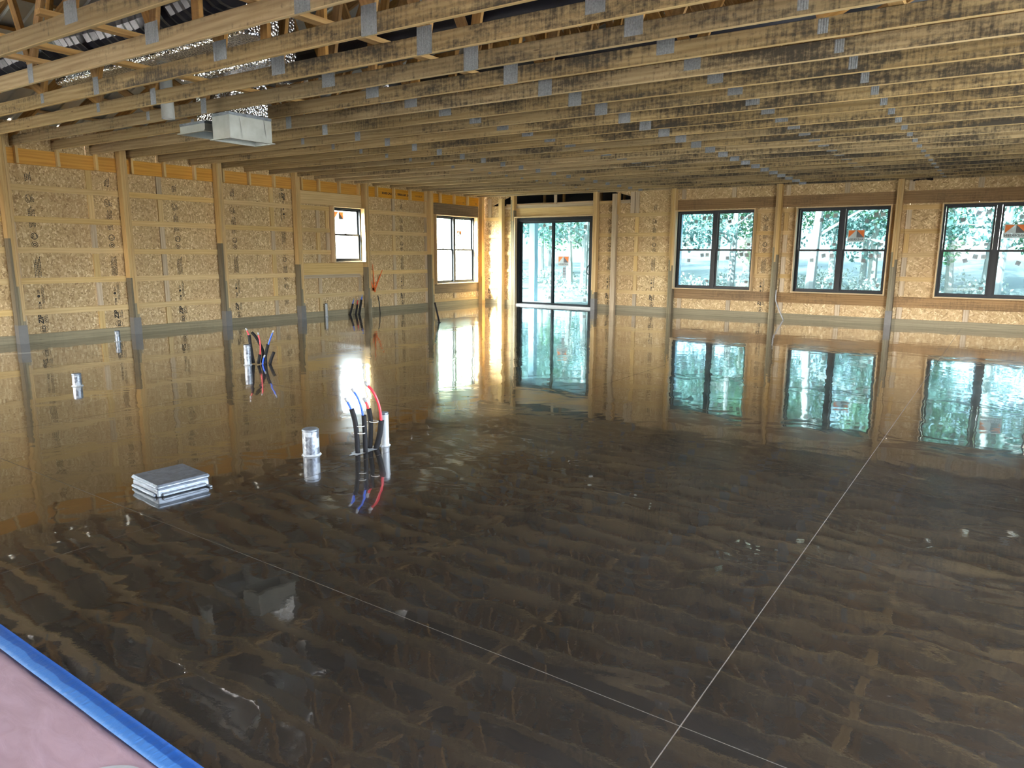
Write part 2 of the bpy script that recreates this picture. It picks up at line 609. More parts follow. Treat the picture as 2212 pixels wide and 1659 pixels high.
def tube(name, pts, rad, mat, parent=None, seg=10, cap=True, smooth=True, base=None):
    bm = bmesh.new()
    b = Vector(base) if base else Vector((0, 0, 0))
    tube_bm(bm, [Vector(p) - b for p in pts], rad, seg, cap)
    for f in bm.faces:
        f.smooth = smooth and len(f.verts) == 4
    return link(name, mesh_of(name, bm, [mat]), parent, b if base else (0, 0, 0))


def curve_pts(ctrl, n=6):
    """Catmull-Rom through control points"""
    c = [Vector(p) for p in ctrl]
    if len(c) < 3:
        return c
    out = []
    e = [c[0] * 2 - c[1]] + c + [c[-1] * 2 - c[-2]]
    for i in range(1, len(e) - 2):
        p0, p1, p2, p3 = e[i - 1:i + 3]
        for k in range(n):
            t = k / n
            out.append(0.5 * ((2 * p1) + (p2 - p0) * t + (2 * p0 - 5 * p1 + 4 * p2 - p3) * t * t + (3 * p1 - p0 - 3 * p2 + p3) * t ** 3))
    out.append(c[-1])
    return out


def empty(name, loc=(0, 0, 0)):
    o = bpy.data.objects.new(name, None)
    COL.objects.link(o)
    o.location = loc
    o.empty_display_size = 0.1
    return o


def tag(o, label, cat, group=None, kind=None):
    o['label'] = label
    o['category'] = cat
    if group:
        o['group'] = group
    if kind:
        o['kind'] = kind
    return o


_text = {}


def text_mesh(s, size, bold=0.0, shear=0.0, mat=None):
    key = (s, size, bold, shear, mat.name)
    if key in _text:
        return _text[key]
    cu = bpy.data.curves.new('lettering', 'FONT')
    cu.body = s
    cu.size = size
    cu.align_x = 'LEFT'
    cu.offset = bold
    cu.shear = shear
    cu.resolution_u = 2
    o = bpy.data.objects.new('lettering', cu)
    COL.objects.link(o)
    bpy.context.view_layer.update()
    me = bpy.data.meshes.new_from_object(o.evaluated_get(bpy.context.evaluated_depsgraph_get()))
    bpy.data.objects.remove(o)
    bpy.data.curves.remove(cu)
    me.materials.clear()
    me.materials.append(mat)
    _text[key] = me
    return me


# ------------------------------------------------------------------ dimensions
S = 0.48                      # girt spacing
H = 3.01                      # underside of the trusses at the left wall
XR = 15.28                    # right wall
YF = -21.5                    # wall behind the camera
D = 0.14                      # posts stand this far into the room
GT = 0.038                    # girt thickness

# ------------------------------------------------------------------ floor
bm = bmesh.new()
bmesh.ops.create_cube(bm, size=1.0, matrix=Matrix.Translation(((XR) / 2, YF / 2 + 0.025, -0.0765)) @ Matrix.Diagonal((XR + 0.1, -YF + 0.05, 0.15, 1)))
floor = link('floor', mesh_of('floor', bm, [M['joint']]))
floor['kind'] = 'structure'
tag(floor, 'glossy dark brown sealed concrete floor slab with pale control joints', 'floor')
xs = [-0.05, 3.27, 6.2, 9.13, 12.03, XR + 0.05]
ys = [YF, -17.8, -14.87, -11.97, -8.95, -5.97, -2.98, 0.05]
for i in range(len(xs) - 1):
    for j in range(len(ys) - 1):
        g = 0.0022
        dx, dy = xs[i + 1] - xs[i] - 2 * g, ys[j + 1] - ys[j] - 2 * g
        link('slab_panel', box_mesh(dx, dy, 0.09, M['floor']), floor, ((xs[i] + xs[i + 1]) / 2, (ys[j] + ys[j + 1]) / 2, -0.045))

# ------------------------------------------------------------------ openings
WL = [(-5.64, -4.685, 1.21, 2.465), (-2.145, -0.335, 0.61, 2.45), (-16.65, -14.85, 0.61, 2.45)]          # left wall windows: y0,y1,z0,z1
WB = [(5.95, 7.85, 0.61, 2.47), (8.73, 10.60, 0.61, 2.46), (11.485, 13.36, 0.60, 2.455)]
DOOR = (1.28, 3.68, 0.0, 2.42)


def cut(a0, a1, z0, z1, ops):
    """rectangles of [a0,a1]x[z0,z1] left after taking out openings"""
    rects = [(a0, a1, z0, z1)]
    for o0, o1, p0, p1 in ops:
        new = []
        for r0, r1, q0, q1 in rects:
            if o1 <= r0 or o0 >= r1 or p1 <= q0 or p0 >= q1:
                new.append((r0, r1, q0, q1))
                continue
            if q0 < p0:
                new.append((r0, r1, q0, p0))
            if p1 < q1:
                new.append((r0, r1, p1, q1))
            if r0 < o0:
                new.append((r0, o0, max(q0, p0), min(q1, p1)))
            if o1 < r1:
                new.append((o1, r1, max(q0, p0), min(q1, p1)))
        rects = new
    return rects


def spans(a0, a1, ops, z):
    out = [(a0, a1)]
    for o0, o1, p0, p1 in ops:
        if p0 - 0.03 < z < p1 + 0.03:
            out = [s for (r0, r1) in out for s in ((r0, min(r1, o0)), (max(r0, o1), r1)) if s[1] - s[0] > 0.03]
    return out


# ------------------------------------------------------------------ print on the sheathing
def stamp_mesh(seed):
    """one column of print on a sheet; local X runs up the sheet, local Y across it"""
    rng = random.Random(seed)
    bm = bmesh.new()

    def quad(x0, x1, y0, y1):
        vs = [bm.verts.new((x, y, 0)) for x, y in ((x0, y0), (x1, y0), (x1, y1), (x0, y1))]
        bm.faces.new(vs)

    def ring(cx, cy, ra, rb, w):
        n = 20
        a = [bm.verts.new((cx + ra * math.cos(k * 2 * PI / n), cy + rb * math.sin(k * 2 * PI / n), 0)) for k in range(n)]
        b = [bm.verts.new((cx + (ra - w) * math.cos(k * 2 * PI / n), cy + (rb - w) * math.sin(k * 2 * PI / n), 0)) for k in range(n)]
        for k in range(n):
            bm.faces.new((a[k], a[(k + 1) % n], b[(k + 1) % n], b[k]))

    def rows(x0, x1, y0, y1, n):
        h = (y1 - y0) / n
        for r in range(n):
            x = x0 + rng.random() * 0.02
            end = x1 - rng.random() * 0.08
            while x < end:
                w = rng.uniform(0.006, 0.03)
                quad(x, min(x + w, end), y0 + r * h, y0 + r * h + h * 0.55)
                x += w + rng.uniform(0.003, 0.009)

    def letters(s, size, x, y, bold=0.0, shear=0.0):
        me = text_mesh(s, size, bold, shear, M['ink'])
        off = len(bm.verts)
        bm.verts.ensure_lookup_table()
        vs = [bm.verts.new((v.co.x + x, v.co.y + y, 0)) for v in me.vertices]
        for p in me.polygons:
            try:
                bm.faces.new([vs[i] for i in p.vertices])
            except ValueError:
                pass
    # bottom to top
    ring(0.19, 0.0, 0.060, 0.062, 0.006)
    letters('BD', 0.075, 0.145, -0.025, 0.002)
    letters('ZIP', 0.10, 0.275, -0.005, 0.004, 0.25)
    letters('SYSTEM', 0.055, 0.445, 0.0, 0.001, 0.2)
    rows(0.28, 0.46, -0.075, -0.02, 3)
    rows(0.60, 0.90, -0.055, -0.012, 3)
    ring(0.72, 0.025, 0.022, 0.022, 0.020)
    letters('SFI', 0.05, 0.76, 0.005, 0.001)
    rows(1.02, 1.36, -0.055, 0.05, 5)
    ring(1.535, -0.005, 0.048, 0.048, 0.008)
    ring(1.535, -0.005, 0.024, 0.024, 0.012)
    ring(1.665, -0.01, 0.052, 0.052, 0.010)
    rows(1.63, 1.71, -0.045, 0.05, 5)
    rows(1.79, 2.14, -0.05, 0.05, 5)
    ring(2.24, 0.02, 0.065, 0.042, 0.007)
    rows(2.19, 2.30, 0.0, 0.045, 3)
    rows(2.18, 2.31, -0.06, -0.012, 3)
    rows(2.50, 2.68, -0.05, 0.045, 4)
    me = mesh_of('panel_print', bm, [M['ink']])
    return me


STAMPS = [stamp_mesh(3), stamp_mesh(11)]


# ------------------------------------------------------------------ left wall
wall_left = empty('wall_left')
tag(wall_left, 'long timber framed wall with strand board sheathing, girts and laminated header', 'wall', kind='structure')
seam = [-1.195 * n for n in range(0, 19)]
seam = [s for s in seam if s > YF] + [YF]
xi, xo = -GT, -GT - 0.012
for n in range(len(seam) - 1):
    y1, y0 = seam[n], seam[n + 1]
    ops = [(w[0] + 0.02, w[1] - 0.02, w[2] + 0.02, w[3] - 0.02) for w in WL]
    rs = cut(y0 + 0.002, y1 - 0.002, 0.0, 3.385, ops)
    pan = multi_box('sheathing_panel', [((xo, r[0], r[2]), (xi, r[1], r[3])) for r in rs], M['osb'], wall_left, ((xo + xi) / 2, (y0 + y1) / 2, 1.6))
    yy = y0 + 0.29
    if y0 > -15 and not any(w[0] - 0.05 < yy < w[1] + 0.05 for w in WL):
        flip = n in (10, 5)
        st = link('panel_print', STAMPS[n % 2], pan, (GT * 0 + 0.0066, yy - (y0 + y1) / 2, -1.6 + (2.95 if flip else 0.0)), (0, 0, 0))
        # local X -> world Z, local Y -> world -Y reads up the sheet, normal +X
        st.rotation_euler = Matrix(((0, 0, 1), (0, -1, 0), (1, 0, 0))).to_euler()
        if flip:
            st.rotation_euler = (Matrix.Rotation(PI, 3, 'X') @ st.rotation_euler.to_matrix()).to_euler()

PL = [-20.2, -18.5, -16.87, -14.62, -12.03, -10.235, -8.43, -6.60, -4.61, -2.31]     # post centres along the left wall
PW = 0.115
posts_y = PL + [0.0]


def post(parent, axis, pos, wall_at, ztop, zsplit, sleeve=0.0, side=1):
    """laminated post: three plies, untreated above, treated below; axis 'y' = on the left wall"""
    w = PW / 3
    root = None
    for k in range(3):
        a = pos - PW / 2 + k * w
        zs = zsplit[k]
        for z0, z1, mat, nm in ((0.0, zs, M['treated_dk'] if k == (0 if axis == 'y' else 2) else M['treated'], 'treated_ply'), (zs, ztop, M['pine_warm'], 'ply')):
            g = 0.0012
            dd = D - 0.004 * (k == 1)
            if axis == 'y':
                lo, hi = (wall_at, a + g, z0), (wall_at + dd, a + w - g, z1)
            else:
                lo, hi = (a + g, wall_at - dd, z0), (a + w - g, wall_at, z1)
            if root is None:
                root = empty('post', (lo[0], lo[1], 0))
                root.parent = parent
            b = board(nm, lo, hi, 'z', mat)
            b.parent = root
            b.location = Vector(b.location) - Vector(root.location)
    if sleeve:
        e = 0.004
        if axis == 'y':
            bx = [((wall_at + D, pos - PW / 2 - e, 0), (wall_at + D + e, pos + PW / 2 + 0.01, sleeve)), ((wall_at, pos - PW / 2 - e, 0), (wall_at + D, pos - PW / 2, sleeve))]
        else:
            bx = [((pos - PW / 2 - e, wall_at - D - e, 0), (pos + PW / 2 + e, wall_at - D, sleeve)), ((pos + PW / 2, wall_at - D, 0), (pos + PW / 2 + e, wall_at, sleeve))]
        s = multi_box('post_sleeve', bx, M['postwrap'])
        s.parent = root
        s.location = Vector(s.location) - Vector(root.location)
    return root


splits = {0: 1.2, 1: 1.3, 2: 1.2, 3: 1.2, 4: 1.62, 5: 0.98, 6: 1.60, 7: 1.18, 8: 1.1, 9: 1.4}
for i, y in enumerate(PL):
    s0 = splits[i]
    post(wall_left, 'y', y, 0.0, 3.16, (s0, s0 * 0.55, 0.35), 0.29 if i not in (8, 9) else 0.0)
# corner post
cp = board('corner_post', (0.002, -0.13, 0.78), (0.12, -0.012, 3.1), 'z', M['pine_warm'], wall_left)
cp2 = board('corner_post', (0.002, -0.15, 0.0), (0.14, -0.012, 0.78), 'z', M['pine_warm'], wall_left)

edges = sorted(PL)
bays = []
prev = YF + 0.05
for y in edges:
    bays.append((prev, y - PW / 2))
    prev = y + PW / 2
bays.append((prev, -0.14))
for b0, b1 in bays:
    if b1 - b0 < 0.05:
        continue
    ops = [(w[0], w[1], w[2], w[3]) for w in WL]
    hasw = [w for w in WL if w[0] >= b0 - 0.3 and w[1] <= b1 + 0.3]
    # girts
    for k in range(1, 6):
        z = S * k
        for s0, s1 in spans(b0, b1, ops, z):
            if hasw and abs(z - (hasw[0][2] - 0.13)) < 0.10:
                continue
            if hasw and k == 1 and hasw[0][2] < 1:
                continue
            dz = random.uniform(-0.006, 0.006)
            board('girt', (-GT, s0 + 0.002, z - 0.046 + dz), (random.uniform(-0.002, 0.001), s1 - 0.002, z + 0.046 + dz), 'y', M['pine'], wall_left)
    board('skirt_board', (-GT, b0 + 0.002, 0.0), (0.002, b1 - 0.002, 0.125), 'y', M['treated'], wall_left)
    # laminated header
    lv = board('header_beam', (-GT, b0 + 0.002, 2.755), (0.006, b1 - 0.002, 2.985), 'y', M['lvl'], wall_left)
    if hasw:
        w = hasw[0]
        mt = M['pine_grey'] if w is WL[1] else M['pine']
        board('window_header_board', (-GT, b0 + 0.003, w[3] + 0.01), (0.004, b1 - 0.003, 2.748), 'y', mt, wall_left)
        board('window_sill_board', (-GT, b0 + 0.003, w[2] - 0.255), (0.004, b1 - 0.003, w[2] - 0.01), 'y', mt if w is WL[0] else M['pine_grey'], wall_left)
        if w[2] > 1:
            board('girt', (-GT, b0 + 0.01, 0.868), (0.0, b1 - 0.1, 0.945), 'y', M['block'], wall_left)
        else:
            board('girt', (-GT, b0 + 0.01, 0.128), (0.0, b1 - 0.01, 0.20), 'y', M['pine_warm'], wall_left)
# blocking over the sheet seams
blocky = [(s, s - 0.044, s + 0.044) for s in seam[1:-1]] + [(None, -5.66 - 0.09, -5.66)]
for s, a, b in blocky:
    if any(y - PW / 2 - 0.02 < (a + b) / 2 < y + PW / 2 + 0.0 for y in PL):
        a, b = a + 0.05, b + 0.05
    levels = [0.128] + [S * k for k in range(1, 6)] + [2.75]
    for k in range(6):
        z0 = levels[k] + (0.048 if k else 0.0)
        z1 = levels[k + 1] - (0.048 if k < 5 else 0.0)
        inw = [w for w in WL if w[0] - 0.05 < (a + b) / 2 < w[1] + 0.05 and w[3] > z0 and w[2] - 0.26 < z1]
        if inw:
            w = inw[0]
            if w[2] - 0.26 - z0 > 0.15 and w[2] < 1:
                z0, z1 = 0.205, w[2] - 0.262
            else:
                continue
        if s is None and (z0 < 1.2 or z1 > 2.4):
            continue
        inbay = [w for w in WL[:2] if any(b0 < (a + b) / 2 < b1 and b0 < (w[0] + w[1]) / 2 < b1 for b0, b1 in bays)]
        if inbay:
            w = inbay[0]
            if z1 > w[2] - 0.26 and z0 < w[2] - 0.02:
                z1 = min(z1, w[2] - 0.262) if z0 < w[2] - 0.26 else z1
                if z0 > w[2] - 0.262:
                    z0 = w[2]
            if z1 > w[3]:
                z1 = w[3] + 0.005
            if z1 - z0 < 0.06:
                continue
        board('blocking', (-GT, a, z0), (-0.001 + random.uniform(-0.004, 0), b, z1), 'z', M['block'] if random.random() < 0.7 else M['pine'], wall_left)
# prop under the small window
board('blocking', (-GT, -4.82, 0.53), (-0.002, -4.74, 0.865), 'z', M['block'], wall_left)


def wall_text(s, size, y, z, parent, x=0.0072, bold=0.001, mat=None):
    """lettering on the left wall, reading along +y"""
    o = link('lettering', text_mesh(s, size, bold, 0.0, mat or M['ink']), parent, (x, y, z))
    o.rotation_euler = Matrix(((0, 0, 1), (1, 0, 0), (0, 1, 0))).to_euler()
    return o


wall_text('BOISE CASCADE', 0.065, -3.98, 2.845, wall_left, bold=0.003)
wall_text('VERSA-LAM  LVL', 0.060, -3.45, 2.845, wall_left, bold=0.003)
wall_text('2.0 3100 SP', 0.055, -2.80, 2.845, wall_left, mat=M['ink_soft'])
wall_text('LVL', 0.055, -0.86, 2.80, wall_left, mat=M['ink_soft'])
wall_text('LVL', 0.055, -0.30, 2.80, wall_left, mat=M['ink_soft'])

# orange arrow sprayed on the sheathing and girt
bm = bmesh.new()
def stroke(p, q, w0, w1):
    p, q = Vector(p), Vector(q)
    d = (q - p).normalized()
    n = Vector((-d.y, d.x))
    vs = [bm.verts.new((0, v.x, v.y)) for v in (p + n * w0, q + n * w1, q - n * w1, p - n * w0)]
    bm.faces.new(vs)
stroke((-4.36, 1.16), (-4.32, 0.60), 0.008, 0.018)
stroke((-4.44, 0.80), (-4.34, 0.52), 0.010, 0.030)
stroke((-4.04, 1.02), (-4.30, 0.56), 0.012, 0.022)
stroke((-4.36, 0.60), (-4.29, 0.50), 0.045, 0.03)
stroke((-4.33, 0.70), (-4.20, 0.74), 0.006, 0.004)
arrow = link('arrow_mark', mesh_of('arrow_mark', bm, [M['orange_paint']]), wall_left, (0.0025, 0, 0))

# ------------------------------------------------------------------ back wall
wall_back = empty('wall_back')
tag(wall_back, 'timber framed end wall with strand board sheathing around the windows and sliding door', 'wall', kind='structure')
bseam = [0.0, 0.12, 1.31, 2.50, 3.69, 4.885, 6.09, 7.30, 8.50, 9.70, 10.90, 12.08, 13.275, 14.47, XR]
bseam = [0.0] + bseam[2:]
yi, yo = GT, GT + 0.012
bops = [(w[0] + 0.02, w[1] - 0.02, w[2] + 0.02, w[3] - 0.02) for w in WB] + [(DOOR[0] + 0.02, DOOR[1] - 0.06, -0.1, DOOR[3] - 0.02)]
bops += [(0.37, 4.72, 2.755, 3.3)]
for n in range(len(bseam) - 1):
    x0, x1 = bseam[n], bseam[n + 1]
    rs = cut(x0 + 0.002, x1 - 0.002, 0.0, 3.25, bops)
    pan = multi_box('sheathing_panel', [((r[0], yi, r[2]), (r[1], yo, r[3])) for r in rs], M['osb'], wall_back, ((x0 + x1) / 2, (yi + yo) / 2, 1.6))
    xx = {0: 0.28, 3: 4.12, 4: 5.35, 5: 6.55}.get(n, x0 + 0.75)
    if not any(o[0] - 0.05 < xx < o[1] + 0.05 and o[2] < 1.0 < o[3] for o in bops) or True:
        inside = any(o[0] - 0.06 < xx < o[1] + 0.06 and o[2] < 1.5 < o[3] for o in bops)
        if inside:
            continue
        st = link('panel_print', STAMPS[(n + 1) % 2], pan, (xx - (x0 + x1) / 2, -0.0066, -1.6))
        st.rotation_euler = Matrix(((0, -1, 0), (0, 0, -1), (1, 0, 0))).to_euler()
# sheathing either side of the low gable cut
prism('sheathing_piece', [(0.372, 2.757), (0.372, 3.25), (1.65, 3.25)], yi, yo, 'y', M['osb'], wall_back)
prism('sheathing_piece', [(4.718, 2.86), (4.718, 3.25), (3.3, 3.25)], yi, yo, 'y', M['osb'], wall_back)
# gable sheathing above the ceiling line
prism('gable_sheathing', [(0, 3.25), (XR, 3.25), (XR, 3.27), (XR / 2, 5.75), (0, 3.27)], yi, yo, 'y', M['osb'], wall_back)

BP = [1.19, 3.77, 5.893, 8.345, 10.72, 14.0]
bsp = [2.9, 0.5, 1.3, 1.6, 1.5, 1.4]
for i, (x, s0) in enumerate(zip(BP, bsp)):
    post(wall_back, 'x', x, 0.0, 3.03 - 0.007 * x, (s0, s0 * 0.8, s0 * 0.9), {1: 0.28, 4: 0.30}.get(i, 0.0))
# loose studs either side of the door
board('stud', (0.714, -0.14, 0.0), (0.832, -0.002, 2.94), 'z', M['pine'], wall_back)
board('stud', (4.26, -0.14, 0.0), (4.385, -0.04, 2.93), 'z', M['block'], wall_back)
board('stud_block', (4.385, -0.10, 2.42), (4.43, -0.002, 2.95), 'z', M['pine_warm'], wall_back)
bbays = [(0.145, 0.712), (0.834, BP[0] - PW / 2), (BP[1] + PW / 2, BP[2] - PW / 2)]
bbays += [(BP[i] + PW / 2, BP[i + 1] - PW / 2) for i in (2, 3, 4)] + [(BP[5] + PW / 2, XR)]
for b0, b1 in bbays:
    hasw = [w for w in WB if w[0] >= b0 - 0.3 and w[1] <= b1 + 0.3]
    for k in range(1, 6):
        z = S * k
        if hasw and k == 1:
            continue
        for s0, s1 in spans(b0, b1, [(w[0], w[1], w[2], w[3]) for w in WB], z):
            dz = random.uniform(-0.006, 0.006)
            board('girt', (s0 + 0.002, random.uniform(-0.001, 0.002), z - 0.045 + dz), (s1 - 0.002, GT, z + 0.045 + dz), 'x', M['pine'] if b0 < 5 else M['pine_warm'], wall_back)
    board('skirt_board', (b0 + 0.002, -0.002, 0.0), (b1 - 0.002, GT, 0.13), 'x', M['treated'], wall_back)
    if hasw:
        w = hasw[0]
        board('window_header_board', (b0 + 0.003, -0.004, w[3] + 0.018), (b1 - 0.003, GT, 2.72), 'x', M['pine_dk'], wall_back)
        board('window_sill_board', (b0 + 0.003, -0.004, 0.375), (b1 - 0.003, GT, w[2] - 0.01), 'x', M['pine_dk'], wall_back)
for c in bseam[4:-1]:
    inw = [w for w in WB if w[0] - 0.05 < c < w[1] + 0.05]
    levels = [0.132] + [S * k for k in range(1, 6)] + [2.99]
    if c > 5:
        board('blocking', (c - 0.048, 0.0, 2.735), (c + 0.048, GT, 2.965), 'z', M['block'], wall_back)
        board('blocking', (c - 0.048, 0.0, 0.135), (c + 0.048, GT, 0.372), 'z', M['block'], wall_back)
        if not inw:
            for k in range(2, 5):
                board('blocking', (c - 0.046, 0.001, S * k + 0.047), (c + 0.046, GT, S * (k + 1) - 0.047), 'z', M['block'] if random.random() < 0.5 else M['pine_warm'], wall_back)
            board('blocking', (c - 0.046, 0.001, 0.615), (c + 0.046, GT, S * 2 - 0.047), 'z', M['block'], wall_back)
    else:
        for k in range(0, 6):
            board('blocking', (c - 0.048, 0.001, levels[k] + (0.047 if k else 0)), (c + 0.048, GT, levels[k + 1] - (0.047 if k < 5 else 0.02)), 'z', M['block'] if k in (0, 5) else M['pine'], wall_back)
for a, b in ((7.86, 7.93), (10.61, 10.65)):
    for k in range(2, 5):
        board('blocking', (a, 0.002, S * k + 0.047), (b, GT, S * (k + 1) - 0.047), 'z', M['pine_warm'], wall_back)
board('blocking', (4.70, -0.002, 2.45), (4.82, GT, 2.97), 'z', M['block'], wall_back)
board('blocking', (0.24, 0.0, 2.45), (0.36, GT, 2.96), 'z', M['block'], wall_back)
# framing over the door and the low gable
board('door_header', (BP[0] + PW / 2, -0.03, 2.45), (BP[1] - PW / 2, GT, 2.665), 'x', M['pine'], wall_back)
board('rail', (BP[0] + PW / 2, -0.045, 2.67), (BP[1] - PW / 2, GT, 2.748), 'x', M['block'], wall_back)
board('rail', (BP[0] + PW / 2 - 0.4, GT + 0.02, 2.758), (BP[1] - PW / 2, GT + 0.11, 2.80), 'x', M['block'], wall_back)
board('rail', (BP[1] + PW / 2, -0.002, 2.70), (4.255, GT, 2.775), 'x', M['pine'], wall_back)
board('rail', (4.39, -0.002, 2.70), (4.69, GT, 2.78), 'x', M['block'], wall_back)
board('cripple', (2.46, -0.01, 2.752), (2.53, 0.03, 2.99), 'z', M['block'], wall_back)
board('rail', (0.835, -0.004, 2.655), (BP[0] - PW / 2, GT, 2.725), 'x', M['block'], wall_back)

# ------------------------------------------------------------------ unseen walls of the hall (with openings added to let the daylight in)
wall_right = empty('wall_right')
tag(wall_right, 'strand board side wall with two wide openings added for daylight', 'wall', kind='structure')
RO = [(-15.6, -11.4, -0.1, 2.9), (-11.0, -6.8, -0.1, 2.9)]  # openings added to light the long wall
for n in range(9):
    y0, y1 = YF + n * (-YF / 9), YF + (n + 1) * (-YF / 9)
    rs = cut(y0, y1, 0, 3.25, RO)
    if rs:
        multi_box('sheathing_panel', [((XR, r[0], r[2]), (XR + 0.012, r[1], r[3])) for r in rs], M['osb'], wall_right)
wall_front = empty('wall_front')
tag(wall_front, 'strand board end wall with openings added for daylight behind the viewer', 'wall', kind='structure')
FO = [(0.7, 3.3, -0.1, 2.3), (10.4, 11.6, -0.1, 2.1)]  # openings added to light the truss faces and the near floor
for n in range(6):
    x0, x1 = n * XR / 6, (n + 1) * XR / 6
    rs = cut(x0, x1, 0, 3.25, FO)
    if rs:
        multi_box('sheathing_panel', [((r[0], YF - 0.012, r[2]), (r[1], YF, r[3])) for r in rs], M['osb'], wall_front)
prism('gable_sheathing', [(0, 3.25), (XR, 3.25), (XR, 3.27), (XR / 2, 5.75), (0, 3.27)], YF - 0.012, YF, 'y', M['osb'], wall_front)
for o in RO:
    portal((XR + 0.03, (o[0] + o[1]) / 2, (max(o[2], 0) + o[3]) / 2), (0, PI / 2, 0), o[3] - max(o[2], 0), o[1] - o[0])
for o in FO:
    portal(((o[0] + o[1]) / 2, YF - 0.03, o[3] / 2), (PI / 2, 0, 0), o[1] - o[0], o[3])


# ------------------------------------------------------------------ windows
def rect_frame(name, axis, a0, a1, z0, z1, w, t0, t1, mat, parent):
    """four-sided frame lying in the wall plane; t0..t1 its extent across the wall"""
    bxs = [(a0, a1, z0, z0 + w), (a0, a1, z1 - w, z1), (a0, a0 + w, z0 + w, z1 - w), (a1 - w, a1, z0 + w, z1 - w)]
    conv = [(((t0, r[0], r[2]), (t1, r[1], r[3])) if axis == 'x' else ((r[0], t0, r[2]), (r[1], t1, r[3]))) for r in bxs]
    return multi_box(name, conv, mat, parent, None)


def flat(name, axis, a0, a1, z0, z1, t, th, mat, parent, rot=0.0):
    d = (th, a1 - a0, z1 - z0) if axis == 'x' else (a1 - a0, th, z1 - z0)
    o = link(name, box_mesh(*d, mat), parent, (t, (a0 + a1) / 2, (z0 + z1) / 2) if axis == 'x' else ((a0 + a1) / 2, t, (z0 + z1) / 2))
    o.rotation_euler = (rot, 0, 0) if axis == 'x' else (0, rot, 0)
    return o


def brand_sticker(axis, a0, a1, z0, z1, t, parent, mirror=True, strong=True):
    """white label: orange triangles, grey wedge, mirrored lettering"""
    root = empty('glass_sticker', (0, 0, 0))
    root.parent = parent
    flat('sheet', axis, a0, a1, z0, z1, t, 0.001, M['stick_w'], root)
    w, h = a1 - a0, z1 - z0
    zt, zb = z1 - 0.04 * h, z0 + 0.36 * h
    e = -0.0012 if axis == 'y' else 0.0012

    def tri(pts, mat):
        bm = bmesh.new()
        vs = [bm.verts.new(((a, t + e, z) if axis == 'y' else (t + e, a, z))) for a, z in pts]
        bm.faces.new(vs)
        link('mark', mesh_of('mark', bm, [mat]), root)
    mid = a0 + 0.5 * w
    o1, o2 = (M['stick_o'], M['stick_d']) if strong else (M['stick_o'], M['stick_d'])
    tri([(a0 + 0.06 * w, zb), (a0 + 0.06 * w, zt), (mid - 0.03 * w, zt)], o1)
    tri([(mid + 0.02 * w, zt), (a1 - 0.05 * w, zt), (a1 - 0.05 * w, zb)], o1)
    tri([(mid + 0.02 * w, zt), (a1 - 0.05 * w, zb), (mid + 0.02 * w, zb)], o2)
    me = text_mesh('ANDERSEN', 0.19 * w, 0.001, 0, M['ink'])
    L = max(v.co.x for v in me.vertices)
    o = link('lettering', me, root, ((a1 - 0.06 * w, t + e, z0 + 0.10 * h) if axis == 'y' else (t + e, a1 - 0.06 * w, z0 + 0.1 * h)))
    sc = (0.88 * w) / L
    if axis == 'y':
        o.rotation_euler = (PI / 2, 0, 0)
        o.scale = (-sc, 1, 1)
    else:
        o.rotation_euler = Matrix(((0, 0, 1), (1, 0, 0), (0, 1, 0))).to_euler()
        o.scale = (-sc, 1, 1)
    return root


def small_sticker(axis, a, z, t, parent, w=0.075, h=0.075, rot=0.0, mat=None):
    s = flat('glass_sticker', axis, a - w / 2, a + w / 2, z - h / 2, z + h / 2, t, 0.001, mat or M['stick'], parent, rot)
    e = -0.0012 if axis == 'y' else 0.0012
    bm = bmesh.new()
    for r in range(3):
        zz = h * (0.28 - r * 0.24)
        x = -w * 0.4
        while x < w * 0.36:
            ww = random.uniform(0.08, 0.3) * w
            q = [(x, zz), (min(x + ww, w * 0.42), zz), (min(x + ww, w * 0.42), zz + h * 0.12), (x, zz + h * 0.12)]
            bm.faces.new([bm.verts.new((p, e, qz) if axis == 'y' else (e, p, qz)) for p, qz in q])
            x += ww + 0.06 * w
    p = link('print', mesh_of('print', bm, [M['stick_d']]), s)
    return s


